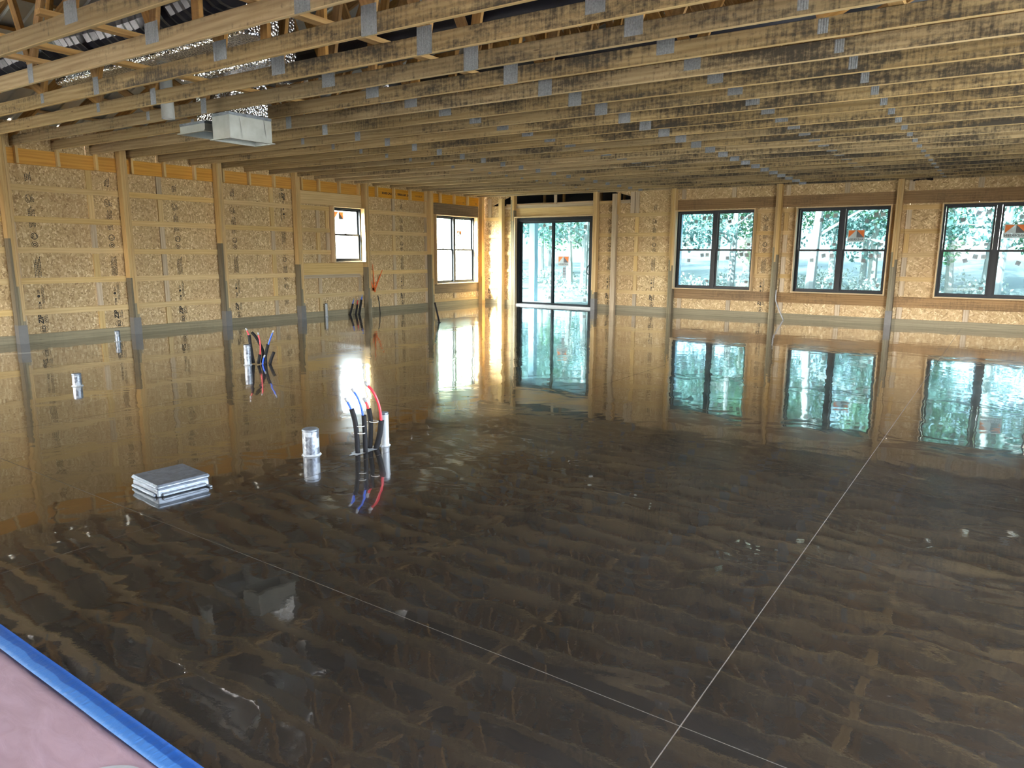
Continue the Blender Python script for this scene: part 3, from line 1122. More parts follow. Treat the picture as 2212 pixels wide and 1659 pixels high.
def hung_window(num, axis, a0, a1, z0, z1, nlights, label, tint, stickers=True, head=-0.02):
    """double-hung unit(s): jamb box out to the post face, black frames, two sashes per light"""
    s = 1 if axis == 'x' else -1           # room side
    root = empty('window_%d' % num, (0, 0, 0))
    tag(root, label, 'window', kind='structure')
    jw = 0.022
    inner, outer = s * D, -s * 0.06
    t0, t1 = min(inner, outer), max(inner, outer)
    # jamb boards: each a part
    rect = [(a0, a1, z0, z0 + jw, axis), (a0, a1, z1 - jw, z1, axis), (a0, a0 + jw, z0 + jw, z1 - jw, 'z'), (a1 - jw, a1, z0 + jw, z1 - jw, 'z')]
    for r0, r1, q0, q1, ax in rect:
        lo, hi = ((t0, r0, q0), (t1, r1, q1)) if axis == 'x' else ((r0, t0, q0), (r1, t1, q1))
        board('jamb', lo, hi, ('z' if ax == 'z' else ('y' if axis == 'x' else 'x')), M['jamb'], root)
    f0, f1 = a0 + jw, a1 - jw
    g0, g1 = z0 + jw, z1 - jw
    fr0, fr1 = sorted((s * 0.012, -s * 0.075))
    rect_frame('frame', axis, f0, f1, g0, g1, 0.034, fr0, fr1, M['black'], root)
    mw = 0.085
    lights = [(f0 + 0.034, f1 - 0.034)] if nlights == 1 else [(f0 + 0.034, (f0 + f1) / 2 - mw / 2), ((f0 + f1) / 2 + mw / 2, f1 - 0.034)]
    if nlights == 2:
        flat('mullion', axis, (f0 + f1) / 2 - mw / 2, (f0 + f1) / 2 + mw / 2, g0 + 0.034, g1 - 0.034, (fr0 + fr1) / 2, fr1 - fr0 + 0.004, M['black'], root)
    zm = (g0 + g1) / 2
    for l0, l1 in lights:
        b0, b1 = sorted((-s * 0.018, -s * 0.045))
        u0, u1 = sorted((-s * 0.046, -s * 0.072))
        lo_ = rect_frame('sash', axis, l0, l1, g0 + 0.034, zm + 0.022, 0.036, b0, b1, M['black'], root)
        up_ = rect_frame('sash', axis, l0 + 0.004, l1 - 0.004, zm - 0.018, g1 - 0.034, 0.034, u0, u1, M['black'], root)
        for par, q0, q1, tt in ((lo_, g0 + 0.07, zm - 0.014, -s * 0.0315), (up_, zm + 0.016, g1 - 0.068, -s * 0.059)):
            p = flat('pane', axis, l0 + 0.034, l1 - 0.034, q0, q1, tt, 0.004, tint, root)
            if stickers:
                st = tt + s * 0.004
                c1 = l1 - 0.034
                top = q1
                small_sticker(axis, c1 - 0.09, top - 0.10, st, root, 0.085, 0.085, random.uniform(-0.15, 0.15), M['stick_w'])
                small_sticker(axis, c1 - 0.21 - random.uniform(0, 0.05), top - 0.085 - random.uniform(0, 0.03), st, root, 0.085, 0.085, random.uniform(-0.4, 0.4))
                small_sticker(axis, c1 - 0.33 - random.uniform(0, 0.22), top - 0.17 - random.uniform(0, 0.07), st, root, 0.08, 0.08, random.uniform(-0.4, 0.4))
                small_sticker(axis, c1 - 0.07, q0 + 0.11, st, root, 0.07, 0.06, 0.0)
        lt = flat('sash_lock', axis, (l0 + l1) / 2 - 0.03, (l0 + l1) / 2 + 0.03, zm + 0.02, zm + 0.035, -s * 0.03, 0.02, M['black'], root)
    return root


w1 = hung_window(1, 'x', *WL[0], 1, 'small white-lit sash window beside the orange arrow, two sashes one over the other', M['glass_clear'], False)
w2 = hung_window(2, 'x', *WL[1], 2, 'bright twin sash window next to the corner of the long wall', M['glass_clear'], False)
w3 = hung_window(3, 'y', *WB[0], 2, 'black twin sash window nearest the sliding door on the end wall', M['glass'])
w4 = hung_window(4, 'y', *WB[1], 2, 'middle black twin sash window of the end wall, orange label on its upper pane', M['glass'])
w5 = hung_window(5, 'y', *WB[2], 2, 'black twin sash window of the end wall cut by the edge of the picture', M['glass'])
w6 = hung_window(6, 'x', *WL[2], 2, 'twin sash window of the long wall beyond the picture edge', M['glass_clear'], False)
brand_sticker('y', 9.775, 10.11, 1.715, 1.965, 0.054, w4)
brand_sticker('y', 12.525, 12.90, 1.77, 2.03, 0.054, w5)
brand_sticker('x', -5.48, -5.18, 2.10, 2.36, -0.054, w1)
brand_sticker('x', -1.05, -0.85, 1.90, 2.05, -0.054, w2)
small_sticker('x', -0.70, 1.60, -0.054, w2, 0.24, 0.11, 0.0)

# ------------------------------------------------------------------ sliding door
door = empty('door_1')
tag(door, 'black framed sliding glass patio door in the end wall', 'door', kind='structure')
board('jamb', (1.2475, -D, 0.0), (1.277, 0.0, 2.43), 'z', M['jamb'], door)
board('jamb', (1.2475, -D - 0.004, 2.405), (3.71, -0.031, 2.44), 'x', M['jamb'], door)
multi_box('frame', [((1.282, -0.035, 0.0), (1.345, 0.10, 2.40)), ((3.60, -0.035, 0.0), (3.708, 0.10, 2.40)), ((1.345, -0.035, 2.31), (3.60, 0.10, 2.40))], M['black'], door)
board('sill', (1.29, -0.10, 0.001), (3.708, 0.10, 0.045), 'x', M['alu'], door)
rect_frame('sash', 'y', 1.345, 2.455, 0.046, 2.308, 0.05, 0.045, 0.085, M['black'], door)
rect_frame('sash', 'y', 2.395, 3.60, 0.046, 2.308, 0.05, 0.0, 0.04, M['black'], door)
flat('pane', 'y', 1.395, 2.405, 0.096, 2.258, 0.065, 0.006, M['glass'], door)
flat('pane', 'y', 2.445, 3.55, 0.096, 2.258, 0.02, 0.006, M['glass'], door)
brand_sticker('y', 2.60, 2.94, 1.11, 1.37, 0.014, door)
small_sticker('y', 2.80, 0.94, 0.014, door, 0.10, 0.30, 0.0)
small_sticker('y', 3.42, 2.13, 0.014, door, 0.10, 0.11)
small_sticker('y', 3.45, 0.22, 0.014, door, 0.09, 0.09)
small_sticker('y', 2.32, 2.13, 0.060, door, 0.10, 0.11)
small_sticker('y', 2.12, 2.19, 0.060, door, 0.09, 0.09, 0.7)
small_sticker('y', 2.33, 0.24, 0.060, door, 0.08, 0.08)
tube('handle', curve_pts([(3.572, 0.0, 0.88), (3.545, -0.045, 0.92), (3.53, -0.06, 1.01), (3.545, -0.045, 1.10), (3.572, 0.0, 1.14)], 4), 0.012, M['black'], door)

# ------------------------------------------------------------------ roof
roof = empty('roof')
tag(roof, 'ribbed grey metal roof over timber purlins', 'roof', kind='structure')
SL = 1 / 3.0
ZE = 3.20 + 0.09


def roof_slope(sgn):
    bm = bmesh.new()
    x_e, x_r = (-0.4, XR / 2) if sgn < 0 else (XR + 0.4, XR / 2)
    zf = lambda x: ZE + 0.11 + SL * (min(x, XR - x))
    y = YF - 0.4
    prof = []
    while y < 0.45:
        prof += [(y, 0.0), (y + 0.17, 0.0), (y + 0.185, 0.022), (y + 0.215, 0.022), (y + 0.23, 0.0)]
        y += 0.23
    last = None
    for (yy, h) in prof:
        a = bm.verts.new((x_e, yy, zf(x_e) + h))
        b = bm.verts.new((x_r, yy, zf(x_r) + h))
        if last:
            bm.faces.new((last[0], a, b, last[1]))
        last = (a, b)
    link('metal_sheet', mesh_of('metal_sheet', bm, [M['roofmetal']]), roof)
    n = 13
    for i in range(n):
        f = (i + 0.3) / n
        x = x_e + (x_r - x_e) * f
        o = link('purlin', box_mesh(-YF + 0.6, 0.089, 0.038, M['web']), roof, (x, YF / 2, zf(x) - 0.025), (0, math.atan(SL) * (1 if sgn > 0 else -1) * -1 * -1, PI / 2))
        o.rotation_euler = (math.atan(SL) * (1 if sgn < 0 else -1), 0, PI / 2)


roof_slope(-1)
roof_slope(1)

# ------------------------------------------------------------------ trusses
def plate_mesh(w, h, key):
    """ribbed toothed plate facing -y"""
    if key in _cache:
        return _cache[key]
    bm = bmesh.new()
    n = max(4, int(w / 0.02))
    last = None
    for i in range(n * 2 + 1):
        x = -w / 2 + w * i / (n * 2)
        y = -0.004 if i % 2 else -0.0015
        a, b = bm.verts.new((x, y, 0)), bm.verts.new((x, y, h))
        if last:
            bm.faces.new((last[0], a, b, last[1]))
        last = (a, b)
    _cache[key] = mesh_of('connector_plate', bm, [M['plate']])
    return _cache[key]


CH = 0.14
ORD = ['first', 'second', 'third', 'fourth', 'fifth', 'sixth', 'seventh', 'eighth', 'ninth', 'tenth', 'eleventh', 'twelfth', 'thirteenth', 'fourteenth', 'fifteenth', 'sixteenth', 'seventeenth', 'eighteenth', 'nineteenth', 'twentieth', 'twenty-first', 'twenty-second', 'twenty-third', 'twenty-fourth', 'twenty-fifth', 'twenty-sixth', 'twenty-seventh', 'twenty-eighth', 'twenty-ninth', 'thirtieth', 'thirty-first', 'thirty-second', 'thirty-third', 'thirty-fourth', 'thirty-fifth', 'thirty-sixth', 'thirty-seventh', 'thirty-eighth', 'thirty-ninth', 'fortieth']
BJ = [3.85, 5.0, 7.06, 8.8, 10.28, 11.45]
TJ = [2.4, 4.4, 6.1, 7.64, 9.2, 10.9, 12.9]
TH = 0.038
SKEW, SAG = math.atan(0.0124), 0.007
tz = lambda x: CH + 0.02 + SL * min(x, XR - x)
WEBS = [(3.85, 2.4), (3.85, 4.4), (5.0, 4.4), (5.0, 6.1), (7.06, 6.1), (7.06, 7.64), (8.8, 7.64), (8.8, 9.2), (10.28, 9.2), (10.28, 10.9), (11.45, 10.9), (11.45, 12.9), (7.64, 7.64)]
PLATES = [(3.85, 0.07, 0.10, 0.03), (5.0, 0.105, 0.165, 0.0), (7.06, 0.185, 0.155, 0.055), (8.8, 0.155, 0.205, -0.005), (10.28, 0.15, 0.16, 0.05), (11.45, 0.07, 0.10, 0.03)]


def chord_mesh():
    """bottom chord: weathered faces, cleaner sawn lower edge with light from the floor painted in"""
    if 'chord' not in _cache:
        bm = bmesh.new()
        bmesh.ops.create_cube(bm, size=1.0, matrix=Matrix.Diagonal((XR + 0.03, TH, CH, 1)))
        bmesh.ops.bevel(bm, geom=[e for e in bm.edges if abs(e.verts[0].co.x - e.verts[1].co.x) > 1], offset=0.004, segments=1, affect='EDGES')
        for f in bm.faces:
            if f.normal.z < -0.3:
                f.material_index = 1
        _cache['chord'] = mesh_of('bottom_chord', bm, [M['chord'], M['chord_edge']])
    return _cache['chord']


def truss(k, full=True):
    y = -14.18 + 0.585 * k
    r = empty('roof_truss', (0, y, H))
    r.rotation_euler = (0, SAG, SKEW)
    n = 24 - k
    tag(r, 'weathered timber roof truss with metal plates, %s counted from the end wall' % ORD[n], 'truss', 'roof trusses spanning the hall')
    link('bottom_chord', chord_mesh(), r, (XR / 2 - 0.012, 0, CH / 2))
    stick('top_chord', (-0.02, tz(0)), (XR / 2, tz(XR / 2)), 0.14, TH, M['web'], r)
    stick('top_chord', (XR / 2, tz(XR / 2)), (XR + 0.02, tz(0)), 0.14, TH, M['web'], r)
    for b, tpt in WEBS:
        stick('web', (b, CH), (tpt, tz(tpt) - 0.07), 0.089, TH * 0.96, M['web'], r)
    for x, w, h, z0 in PLATES:
        link('connector_plate', plate_mesh(w, h, ('plate', w, h)), r, (x, -TH / 2, z0))
    return r


for k in range(-1, 25):
    truss(k)
ty = lambda k, x: -14.18 + 0.585 * k + 0.0124 * x
tzb = lambda x: H - SAG * x

# short blocks on the header beam under the truss ends
for k in range(0, 25):
    y = ty(k, 0) + 0.03
    if any(abs(y - p) < 0.09 for p in PL) or y > -0.2:
        y += 0.11
    if y < -0.16:
        board('hanger_block', (0.007, y - 0.019, 2.755), (0.085, y + 0.019, 3.008), 'z', M['pine'], wall_left)

# lateral braces lying on the bottom chords
for i, (x, y0, y1, lab) in enumerate(((8.3, -14.9, -0.2, 'long pale timber brace lying across the bottom chords right of the ducts'),
                                     (5.8, -14.9, -0.2, 'long pale timber brace lying across the bottom chords above the metal boots'),
                                     (11.9, -14.9, -0.2, 'long pale timber brace lying across the bottom chords over the right half'))):
    b = board('lateral_brace', (x - 0.045, y0, 0), (x + 0.045, y1, 0.038), 'y', M['brace'])
    b.location.z = tzb(x) + CH + 0.022
    tag(b, lab, 'brace', 'braces on the trusses')
for x, k, lab in ((5.2, 0, 'short pale timber strut between the two trusses under the black duct'), (6.75, 0, 'short timber strut beside the black flexible duct')):
    z = tzb(x) + CH + 0.005
    b = board('strut', (x - 0.04, ty(k, x) - 0.1, z), (x + 0.04, ty(k + 1, x) + 0.1, z + 0.038), 'y', M['brace'])
    tag(b, lab, 'strut')

# ------------------------------------------------------------------ ducts
fl = empty('flexible_duct', (5.9, -13.33, 3.3))
tag(fl, 'black crinkled insulated flexible duct lying between the nearest trusses', 'duct')
bm = bmesh.new()
pts, rad = [], []
for i in range(90):
    f = i / 89
    x = 3.2 + 4.6 * f
    pts.append((x - 5.9, 0.02 * math.sin(x * 2), 0.05 + 0.03 * math.sin(x * 1.7)))
    rad.append(0.165 + (0.010 if i % 2 else -0.006) + random.uniform(-0.006, 0.006))
tube_bm(bm, pts, rad, 16)
link('sleeve', mesh_of('sleeve', bm, [M['flex']]), fl)
tube('collar', [(-2.85, 0, 0.05), (-2.68, 0, 0.05)], 0.17, M['foil'], fl, 16)

tr_ = empty('foil_wrapped_duct', (5.6, -12.68, 3.2))
tag(tr_, 'trunk duct wrapped in silver bubble foil above the trusses', 'duct')
link('trunk', box_mesh(3.4, 0.36, 0.40, M['foil'], 0.02), tr_, (0, 0, 0.22))
link('seam_tape', box_mesh(3.38, 0.006, 0.05, M['foiltape']), tr_, (0, -0.184, 0.30))
for (cx, cz, rr) in ((-1.30, 0.13, 0.075), (1.25, 0.22, 0.12)):
    c = tube('collar', [(cx, -0.18, cz), (cx, -0.25, cz)], rr, M['galv'], tr_, 18, False)
    tube('opening', [(cx, -0.185, cz), (cx, -0.23, cz)], rr * 0.96, M['hole_shade'], tr_, 18, True)  # solid plug, the dark depth of the duct painted on
tr2 = empty('foil_plenum', (5.9, -12.05, 3.2))
tag(tr2, 'foil wrapped plenum with a wide dark round opening above the metal boot', 'duct')
link('trunk', box_mesh(1.5, 0.34, 0.55, M['foil'], 0.02), tr2, (0.1, 0, 0.28))
tube('collar', [(0.35, -0.17, 0.30), (0.35, -0.26, 0.30)], 0.17, M['galv'], tr2, 20, False)
tube('opening', [(0.35, -0.175, 0.30), (0.35, -0.20, 0.30)], 0.165, M['hole_shade'], tr2, 20, True)
dk = empty('branch_duct', (7.2, -11.5, 3.30))
tag(dk, 'dark branch duct running along the trusses beyond the boots', 'duct')
tube('sleeve', [(-1.2, 0, 0.06), (0.5, 0.0, 0.06), (3.2, 0.02, 0.06)], 0.14, M['flex'], dk, 14)
link('collar', tube('collar', [(-1.25, 0, 0.06), (-1.1, 0, 0.06)], 0.15, M['foil'], None, 14).data, dk)
for o in [o for o in bpy.data.objects if o.name.startswith('collar') and o.parent is None]:
    bpy.data.objects.remove(o)
dk2 = empty('branch_duct', (9.0, -10.33, 3.34))
tag(dk2, 'dark branch duct glimpsed between the trusses near the middle of the ceiling', 'duct')
tube('sleeve', [(-2.5, 0, 0.02), (0, 0.0, 0.0), (3.5, 0.0, 0.03)], 0.14, M['flex'], dk2, 14)
tube('collar', [(-2.56, 0, 0.02), (-2.4, 0, 0.02)], 0.15, M['foil'], dk2, 14)


def boot(x0, x1, y0, y1, z0, z1, label, neck):
    r = empty('duct_boot', ((x0 + x1) / 2, (y0 + y1) / 2, z0))
    tag(r, label, 'duct boot', 'sheet metal boots under the trusses')
    hx, hy, h = (x1 - x0) / 2, (y1 - y0) / 2, z1 - z0
    t = 0.004
    link('front_sheet', box_mesh(2 * hx, t, h, M['galv']), r, (0, -hy, h / 2))
    link('back_sheet', box_mesh(2 * hx, t, h, M['galv']), r, (0, hy, h / 2))
    link('side_sheet', box_mesh(t, 2 * hy, h, M['galv']), r, (-hx, 0, h / 2))
    link('side_sheet', box_mesh(t, 2 * hy, h, M['galv']), r, (hx, 0, h / 2))
    link('top_sheet', box_mesh(2 * hx, 2 * hy, t, M['galv']), r, (0, 0, h))
    for (dx, dy, px, py) in ((2 * hx + 0.05, 0.03, 0, -hy - 0.01), (2 * hx + 0.05, 0.03, 0, hy + 0.01), (0.03, 2 * hy + 0.05, -hx - 0.01, 0), (0.03, 2 * hy + 0.05, hx + 0.01, 0)):
        link('flange', box_mesh(dx, dy, 0.012, M['galv']), r, (px, py, 0.006))
    # pressed crease lines on the side facing the room
    for yy in (-hy * 0.55, hy * 0.62):
        bm = bmesh.new()
        a = [(hx + t, yy, h * 0.98), (hx + t + 0.006, yy + 0.012, h * 0.5), (hx + t, yy + 0.03, 0.02), (hx + t, yy + 0.02, h * 0.98)]
        bm.faces.new([bm.verts.new(p) for p in (a[0], a[1], a[2])])
        bm.faces.new([bm.verts.new(p) for p in (a[0], a[2], a[3])])
        link('crease', mesh_of('crease', bm, [M['galv']]), r)
    nx0, nx1, ny0, ny1, nz = neck
    link('foil_neck', box_mesh(nx1 - nx0, ny1 - ny0, nz, M['foil'], 0.012), r, ((nx0 + nx1) / 2 - r.location.x, (ny0 + ny1) / 2 - r.location.y, h + nz / 2))
    link('tape_band', box_mesh(2 * hx + 0.006, 0.004, 0.03, M['foiltape']), r, (0, -hy - 0.003, h - 0.015))
    link('tape_band', box_mesh(0.004, 2 * hy + 0.006, 0.03, M['foiltape']), r, (hx + 0.003, 0, h - 0.015))
    return r


boot(5.385, 5.695, -11.955, -11.425, 2.63, 2.905, 'large galvanised duct boot with open bottom hanging below the trusses', (5.40, 5.68, -11.72, -11.44, 0.36))
boot(4.715, 5.20, -11.93, -11.50, 2.75, 2.865, 'smaller flat galvanised duct boot beside the large one', (4.74, 5.18, -11.73, -11.52, 0.36))
pv = empty('vent_pipe', (5.12, -12.30, 2.83))
tag(pv, 'short white plastic vent pipe hanging open beside a truss plate', 'pipe')
tube('pipe', [(0, 0, 0), (0, 0, 0.62)], 0.066, M['pvc'], pv, 18, False)
tube('pipe_inside', [(0, 0, 0.002), (0, 0, 0.60)], 0.058, M['conduit'], pv, 18, False)
tube('elbow', curve_pts([(0, 0, 0.58), (0.0, 0.0, 0.70), (0.06, 0.0, 0.78), (0.2, 0.0, 0.80)], 5), 0.075, M['pvc'], pv, 16)

# ------------------------------------------------------------------ stubs in the slab
def stub(name, x, y, r, h, label, mat, cat='pipe', lean=(0, 0), group=None, ring=True, capped=True):
    o = empty(name, (x, y, 0))
    tag(o, label, cat, group)
    n = 20
    tube('pipe', [(0, 0, 0), (lean[0] * 0.5, lean[1] * 0.5, h * 0.5), (lean[0], lean[1], h)], [r, r, r * 0.99], mat, o, n, False)
    if capped:
        tube('cap', [(lean[0], lean[1], h - 0.012), (lean[0], lean[1], h - 0.004), (lean[0], lean[1], h + 0.004)], [r * 1.02, r * 1.03, r * 0.9], M['foiltape'], o, n)
    if ring:
        bm = bmesh.new()
        k = 22
        a = [bm.verts.new(((r + 0.002) * math.cos(t * 2 * PI / k), (r + 0.002) * math.sin(t * 2 * PI / k), 0.012)) for t in range(k)]
        rr = [r + random.uniform(0.006, 0.018) for _ in range(k)]
        b = [bm.verts.new((rr[t] * math.cos(t * 2 * PI / k), rr[t] * math.sin(t * 2 * PI / k), 0.001)) for t in range(k)]
        for t in range(k):
            bm.faces.new((a[t], b[t], b[(t + 1) % k], a[(t + 1) % k]))
        link('tape_skirt', mesh_of('tape_skirt', bm, [M['pvc']]), o)
    return o


stub('drain_stub', 8.73, -13.545, 0.058, 0.19, 'thick foil-capped white drain stub in the floor left of the blue tubes', M['stub'])
stub('drain_stub', 8.985, -13.06, 0.030, 0.255, 'tall slim white pipe stub behind the red tubes', M['pvc'])
stub('drain_stub', 4.575, -13.25, 0.045, 0.135, 'short streaked white pipe stub standing alone near the wall reflection', M['stub'])
stub('drain_stub', 0.99, -11.02, 0.040, 0.175, 'grey capped pipe stub in front of the skirt board at the second post', M['stub'])
stub('drain_stub', 0.06, -5.90, 0.032, 0.30, 'white plastic pipe stub against the long wall under the small window', M['pvc'])

R2 = Vector((math.cos(YAW), -math.sin(YAW), 0))     # direction across the view, used to read offsets off the photo


def line(base, scale, sleeve_px, tube_px, r, tubemat, label, group, depth=0.0, end=True):
    """insulated tube: sleeve and bare tube given as offsets (across, up) in photo pixels from the base"""
    b = Vector(base)
    cv = lambda q: R2 * (q[0] / scale) + Vector((0, 0, q[1] / scale))
    o = empty('water_line', b)
    tag(o, label, 'tube', group)
    if sleeve_px:
        tube('sleeve', curve_pts([cv(q) for q in sleeve_px], 5), r, M['sleeve'], o, 12)
    if tube_px:
        p = curve_pts([cv(q) for q in tube_px], 6)
        tube('tubing', p, r * 0.48, tubemat, o, 10)
        if end:
            d = (p[-1] - p[-2]).normalized()
            tube('taped_end', [p[-1] - d * r * 1.2, p[-1] + d * r * 0.6], r * 0.56, M['tubeend'], o, 10)
    return o


sc = 300.0
GA = 'insulated tubes of the near bundle'
line((8.975, -13.315, 0), sc, [(-3, -2), (-4, 40), (-7, 72), (-13, 98)], [(-12, 92), (-17, 105), (-25, 119)], 0.0185, M['pexblue'], 'black sleeve with the shorter blue tube in the near bundle', GA)
line((8.99, -13.285, 0), sc, [(4, -2), (4, 40), (3, 83)], [(2, 75), (-2, 100), (-9, 122), (-20, 139)], 0.0175, M['pexblue'], 'black sleeve with the taller blue tube in the near bundle', GA)
line((8.95, -13.17, 0), sc, [(-3, -2), (0, 40), (0, 66), (-3, 90)], [(-3, 84), (-6, 98), (-12, 111)], 0.0185, M['pexred'], 'black sleeve with the shorter red tube in the near bundle', GA)
line((8.995, -13.145, 0), sc, [(-5, -2), (4, 30), (9, 64)], [(9, 56), (6, 92), (-5, 124), (-23, 147)], 0.021, M['pexred'], 'black sleeve with the tallest bent red tube in the near bundle', GA)
for (x, y, z, lab, w) in ((8.98, -13.30, 0.20, 'upper white cable tie round the blue tubes', 0.036), (8.983, -13.30, 0.148, 'lower white cable tie round the blue tubes', 0.036), (8.975, -13.16, 0.205, 'white cable tie round the red tubes', 0.040)):
    o = empty('cable_tie', (x, y, z))
    tag(o, lab, 'cable tie')
    ring = [Vector((math.cos(a * PI / 8) * w * 0.9, math.sin(a * PI / 8) * w * 0.75, 0)) for a in range(17)]
    tube('band', ring, 0.003, M['tie'], o, 6)
    tube('tail', [R2 * -w * 0.8, R2 * (-w * 1.5) + Vector((0, 0, -0.004))], 0.002, M['tie'], o, 5)
# pale sealer splash beside the bundle
bm = bmesh.new()
k = 28
poly = []
for t in range(k):
    a = t * 2 * PI / k
    rr = random.uniform(0.8, 1.15)
    poly.append(bm.verts.new((0.055 * math.cos(a) * rr, 0.15 * math.sin(a) * rr, 0.0)))
bm.faces.new(poly)
spl = link('splash_mark', mesh_of('splash_mark', bm, [M['pvc']]), None, (8.965, -13.25, 0.0015), (0, 0, 0.1))
tag(spl, 'white dried splash on the floor under the near tube bundle', 'splash')

sc2 = 158.0
GB = 'insulated tubes of the middle bundle'
B2 = (4.80, -11.17, 0)
stub('drain_stub', 4.765, -11.27, 0.044, 0.262, 'white pipe stub at the foot of the middle tube bundle', M['stub'])
BM = (4.83, -11.14, 0)
line(BM, sc2, [(-13, 2), (-16, 30), (-18.5, 60)], [(-18, 56), (-21, 66), (-23.5, 72.5)], 0.020, M['pexred'], 'black sleeve with a taped red tip at the edge of the middle bundle', GB)
line((4.81, -11.11, 0), sc2, [(3, 2), (6, 24), (-1, 44), (-8, 57), (-15, 65)], None, 0.018, M['pexred'], 'bare black sleeve leaning over in the middle bundle', GB)
line((4.85, -11.16, 0), sc2, [(-2, 2), (2, 21)], [(2, 16), (4, 42), (1, 64)], 0.019, M['pexred'], 'black sleeve with upright red tube in the middle bundle', GB)
line((4.86, -11.15, 0), sc2, None, [(4, 0), (6, 10), (9, 18)], 0.020, M['pexblue'], 'low stub of blue tube in the middle bundle', GB)
line(BM, sc2, [(12, 0), (13, 18), (19, 41)], [(18, 36), (24, 52), (31, 68)], 0.020, M['pexblue'], 'black sleeve with slanting blue tube in the middle bundle', GB)
line((4.84, -11.13, 0), sc2, [(18, 0), (23, 14), (28, 25)], None, 0.020, M['pexred'], 'short cut black sleeve at the end of the middle bundle', GB)

sc3 = 92.0
GC = 'insulated tubes beside the long wall'
line((0.10, -5.20, 0), sc3, [(-2, -1), (2, 14), (5, 24)], [(4, 22), (7, 34)], 0.024, M['pexblue'], 'slanting black sleeve with blue tip by the wall under the small window', GC)
line((0.12, -5.08, 0), sc3, [(0, -1), (3, 12), (5, 22)], [(4, 20), (7, 33)], 0.022, M['pexred'], 'slanting black sleeve with red tip by the wall under the small window', GC)
line((0.14, -4.98, 0), sc3, [(0, -1), (3, 16), (6, 32)], [(6, 30), (8, 41)], 0.028, M['pexblue'], 'tallest slanting black sleeve by the wall under the small window', GC)
rb = tube('rebar_stake', [(0, 0, 0), (0.005, -0.02, 0.22), (-0.03, -0.03, 0.42)], 0.012, M['rebar'], None, 8)
rb.location = (0.22, -4.37, 0)
tag(rb, 'thin dark steel stake standing before the orange arrow', 'stake')
sb = empty('black_stub', (2.99, -5.41, 0))
tag(sb, 'lone slanting black tube stub out on the floor before the corner', 'tube')
tube('sleeve', [(0, 0, 0), tuple(R2 * -0.04 + Vector((0, 0, 0.2))), tuple(R2 * -0.09 + Vector((0, 0, 0.42)))], 0.018, M['sleeve'], sb, 10)
tube('foot_ring', [(0, 0, 0), (0, 0, 0.012)], 0.035, M['sleeve'], sb, 12)

cdt = tube('conduit', curve_pts([(8.43, -0.15, 0.66), (8.435, -0.165, 0.50), (8.45, -0.18, 0.40), (8.55, -0.22, 0.2), (8.66, -0.27, 0.005)], 5), 0.014, M['conduit'], None, 8)
tag(cdt, 'thin grey bent conduit leaning at the foot of the post between two windows', 'conduit')

# foil covered floor box
fb = empty('floor_box', (8.575, -14.505, 0))
fb.rotation_euler = (0, 0, math.radians(-5))
tag(fb, 'flat square box wrapped in foil tape set in the floor', 'floor box')
link('box_body', box_mesh(0.335, 0.315, 0.045, M['foiltape'], 0.006), fb, (0, 0, 0.0225))
link('lid', box_mesh(0.35, 0.33, 0.028, M['foiltape'], 0.011), fb, (0, 0, 0.060))
link('tape_fold', box_mesh(0.30, 0.02, 0.02, M['foiltape'], 0.006), fb, (0.0, -0.166, 0.012))
link('tape_fold', box_mesh(0.02, 0.27, 0.02, M['foiltape'], 0.006), fb, (0.175, 0.0, 0.012))
link('tape_fold', box_mesh(0.05, 0.02, 0.012, M['foiltape'], 0.004), fb, (0.20, 0.14, 0.006))

# ------------------------------------------------------------------ paper and tape by the threshold
def sheet(name, x0, x1, y0, y1, nx, ny, amp, z, mat, seed):
    rng = random.Random(seed)
    bm = bmesh.new()
    ph = [(rng.uniform(1, 9), rng.uniform(1, 9), rng.uniform(0, 6)) for _ in range(8)]
    grid = []
    for i in range(nx + 1):
        row = []
        for j in range(ny + 1):
            x = x0 + (x1 - x0) * i / nx
            y = y0 + (y1 - y0) * j / ny
            h = sum(math.sin(a * x + b * y + c) for a, b, c in ph) / 8
            row.append(bm.verts.new((x, y, z + amp * abs(h))))
        grid.append(row)
    for i in range(nx):
        for j in range(ny):
            f = bm.faces.new((grid[i][j], grid[i + 1][j], grid[i + 1][j + 1], grid[i][j + 1]))
            f.smooth = True
    o = link(name, mesh_of(name, bm, [mat]))
    sm = o.modifiers.new('thickness', 'SOLIDIFY')
    sm.thickness = 0.001
    return o


pp = sheet('floor_paper', 7.6, 14.2, -18.9, -15.865, 120, 60, 0.006, 0.0015, M['paper'], 5)
tag(pp, 'pink protective floor paper, slightly wrinkled, in the near corner', 'paper')
tp = sheet('masking_tape', 7.6, 14.2, -15.89, -15.818, 200, 4, 0.002, 0.0075, M['tape'], 9)
tag(tp, 'blue masking tape strip sealing the edge of the pink paper', 'tape')
# dark scuffed heel print on the paper
bm = bmesh.new()
k = 26
a_, b_ = [], []
for t in range(k):
    an = t * 2 * PI / k
    w = 0.22 + 0.55 * max(0.0, math.cos(an - 0.3)) ** 2
    a_.append(bm.verts.new((0.085 * math.cos(an), 0.042 * math.sin(an), 0)))
    b_.append(bm.verts.new((0.085 * (1 - w) * math.cos(an) - 0.01, 0.042 * (1 - w) * math.sin(an), 0)))
for t in range(k):
    bm.faces.new((a_[t], a_[(t + 1) % k], b_[(t + 1) % k], b_[t]))
hp = link('scuff', mesh_of('scuff', bm, [M['conduit']]), pp, (10.83, -15.985, 0.0085), (0, 0, 0.7))

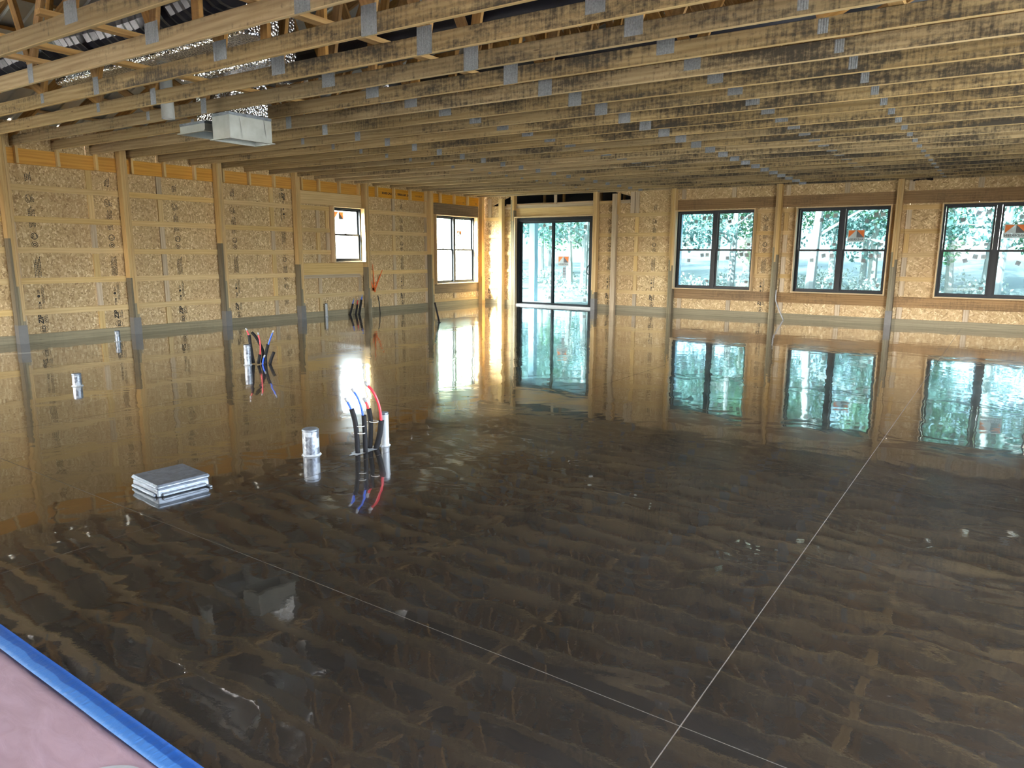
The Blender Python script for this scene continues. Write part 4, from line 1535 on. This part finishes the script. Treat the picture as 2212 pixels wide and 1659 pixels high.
# ------------------------------------------------------------------ outdoors
bm = bmesh.new()
n = 60
g = []
for i in range(n + 1):
    row = []
    for j in range(n + 1):
        x, y = -70 + 160 * i / n, -90 + 190 * j / n
        z = -0.2
        if y > 4:
            z += 0.05 * (y - 4) + 0.12 * math.sin(x * 0.7) * min(1, (y - 4) / 6)
        row.append(bm.verts.new((x, y, z)))
    g.append(row)
for i in range(n):
    for j in range(n):
        bm.faces.new((g[i][j], g[i + 1][j], g[i + 1][j + 1], g[i][j + 1]))
ground = link('ground', mesh_of('ground', bm, [M['ground']]))
tag(ground, 'pale leaf strewn ground outside the windows', 'ground', kind='structure')

# porch outside the sliding door
porch = empty('porch', (2.5, 0.06, 0))
tag(porch, 'small gabled porch outside the sliding door with a pale wrapped post', 'porch')


def pch(o):
    o.parent = porch
    o.location = Vector(o.location) - Vector(porch.location)
    return o


pch(board('porch_post', (0.12, 2.35, -0.2), (0.32, 2.55, 2.72), 'z', M['porchwrap']))
pch(board('porch_post', (4.9, 2.35, -0.2), (5.1, 2.55, 2.72), 'z', M['porchwrap']))
pch(board('beam', (-0.1, 2.35, 2.55), (5.3, 2.55, 2.72), 'x', M['porchwrap']))
pch(board('soffit', (-0.15, 0.07, 2.735), (5.3, 2.8, 2.752), 'x', M['porchwrap']))
for sgn in (-1, 1):
    pr = prism('roof_slope', [(2.5, 3.42), (2.5 + sgn * 3.0, 2.66), (2.5 + sgn * 3.0, 2.74), (2.5, 3.50)], 0.07, 2.9, 'y', M['felt'])
    pch(pr)
pch(prism('gable_panel', [(-0.2, 2.76), (5.2, 2.76), (2.5, 3.42)], 2.72, 2.75, 'y', M['felt']))
for x in (1.35, 2.0, 3.2, 3.9):
    zt_ = 3.40 - abs(x - 2.5) * 0.2533
    pch(board('rafter_post', (x, 1.2, 2.755), (x + 0.04, 1.29, zt_), 'z', M['web']))
slab = pch(board('porch_slab', (-0.2, 0.07, -0.2), (5.3, 2.8, -0.06), 'x', M['joint']))


def leaf_cloud(bm, centre, rx, ry, rz, count, size, rng, shell=0.55):
    for _ in range(count):
        while True:
            p = Vector((rng.uniform(-1, 1), rng.uniform(-1, 1), rng.uniform(-1, 1)))
            if shell < p.length <= 1 or (p.length <= 1 and rng.random() < 0.25):
                break
        c = centre + Vector((p.x * rx, p.y * ry, p.z * rz))
        s = size * rng.uniform(0.6, 1.4)
        q = Vector((rng.gauss(0, 1), rng.gauss(0, 1), rng.gauss(0, 1))).normalized()
        u = q.orthogonal().normalized()
        v = q.cross(u)
        ang = rng.uniform(0, 6.28)
        u, v = u * math.cos(ang) + v * math.sin(ang), v * math.cos(ang) - u * math.sin(ang)
        bm.faces.new([bm.verts.new(c + w) for w in (-u * s, v * s * 0.55, u * s, -v * s * 0.55)])


def tree_meshes(seed, kind):
    rng = random.Random(seed)
    h = rng.uniform(6.5, 9.0)
    bmt = bmesh.new()
    lean = rng.uniform(-0.6, 0.6)
    pts = [(0, 0, -0.3), (lean * 0.2, 0.05, h * 0.25), (lean * 0.5, 0.1, h * 0.55), (lean, 0.0, h * 0.9)]
    tube_bm(bmt, curve_pts(pts, 4), [0.15 - 0.12 * i / 12 for i in range(13)], 8)
    branch = []
    for b in range(9):
        z = h * rng.uniform(0.18, 0.8)
        a = rng.uniform(0, 6.28)
        L = rng.uniform(1.0, 2.4)
        p0 = Vector((lean * z / h, 0.05, z))
        p1 = p0 + Vector((math.cos(a) * L, math.sin(a) * L, L * rng.uniform(0.0, 0.7)))
        tube_bm(bmt, [p0, (p0 + p1) / 2 + Vector((0, 0, 0.12)), p1], [0.045, 0.03, 0.012], 5)
        branch.append(p1)
    bml = bmesh.new()
    for p in branch:
        leaf_cloud(bml, p, rng.uniform(0.8, 1.3), rng.uniform(0.8, 1.3), rng.uniform(0.5, 0.9), 330, 0.075, rng, 0.2)
    leaf_cloud(bml, Vector((lean, 0, h * 0.85)), 1.8, 1.8, 1.5, 700, 0.09, rng, 0.3)
    return mesh_of('tree_trunk', bmt, [M['bark']]), mesh_of('tree_crown', bml, [M[kind]])


TM = [tree_meshes(1, 'leaf1'), tree_meshes(2, 'leaf2'), tree_meshes(4, 'leaf1'), tree_meshes(9, 'leaf2')]
spots = [(-4.5, 7.5), (-2.5, 9.5), (-6.5, 10.5), (-0.5, 7.0), (1.2, 10.0), (2.6, 7.2), (3.8, 9.0), (5.2, 6.6), (6.6, 8.8), (7.6, 6.8), (9.0, 9.4), (10.2, 7.4), (11.2, 9.6), (12.4, 7.0), (13.8, 9.0), (-9.0, 13.0), (-4.0, 14.0), (0.0, 15.0), (4.0, 14.5), (8.0, 14.0), (12.0, 13.5), (15.8, 11.0)]
spots += [(-14.0, 16.0), (-10.0, 19.0), (-6.5, 18.0), (-2.0, 19.5), (2.0, 19.0), (6.0, 18.5), (10.0, 18.0), (14.0, 16.5), (-18.0, 20.0), (-12.0, 23.0), (-5.0, 23.0), (3.0, 23.5), (9.0, 22.5), (17.0, 15.0), (18.0, 20.0)]
rng = random.Random(21)
for i, (x, y) in enumerate(spots):
    tr0, cr0 = TM[i % 4]
    t = empty('tree', (x, y, -0.25 + 0.05 * max(0, y - 4)))
    t.rotation_euler = (0, 0, rng.uniform(0, 6.28))
    s_ = rng.uniform(0.85, 1.2)
    t.scale = (s_, s_, s_)
    near = 'near' if y < 8.2 else ('farther' if y < 12 else 'far')
    tag(t, '%s leafy tree outside the glass, %s from the left of the tree belt' % (near, ORD[sorted(range(len(spots)), key=lambda q: spots[q][0]).index(i)]), 'tree', 'trees outside the end wall')
    link('trunk', tr0, t)
    link('crown', cr0, t)
bm = bmesh.new()
rng = random.Random(33)
for i in range(90):
    x, y = rng.uniform(-9, 17), rng.uniform(3.6, 12.0)
    if -0.6 < x < 5.8 and y < 4.2:
        continue
    r = rng.uniform(0.35, 0.8)
    leaf_cloud(bm, Vector((x, y, -0.2 + 0.05 * max(0, y - 4) + r * 0.45)), r, r, r * 0.7, 130, 0.06, rng, 0.2)
ub = link('undergrowth', mesh_of('undergrowth', bm, [M['leaf3']]))
tag(ub, 'pale dry undergrowth covering the ground below the trees', 'undergrowth', kind='stuff')

# scrap of black membrane caught over the wall top
bm = bmesh.new()
rng = random.Random(4)
gv = []
for i in range(9):
    row = []
    for j in range(4):
        row.append(bm.verts.new((0.34 * (i / 8 - 0.5), 0.10 * (j / 3 - 0.5), 0.02 * rng.random() - 0.05 * abs(i / 8 - 0.5) * (j % 2))))
    gv.append(row)
for i in range(8):
    for j in range(3):
        bm.faces.new((gv[i][j], gv[i + 1][j], gv[i + 1][j + 1], gv[i][j + 1]))
sp_ = link('membrane_scrap', mesh_of('membrane_scrap', bm, [M['flex']]), None, (11.1, -0.12, tzb(11.1) - 0.01))
sp_.modifiers.new('thickness', 'SOLIDIFY').thickness = 0.006
tag(sp_, 'crumpled black membrane scrap under the last truss above the end wall', 'scrap')
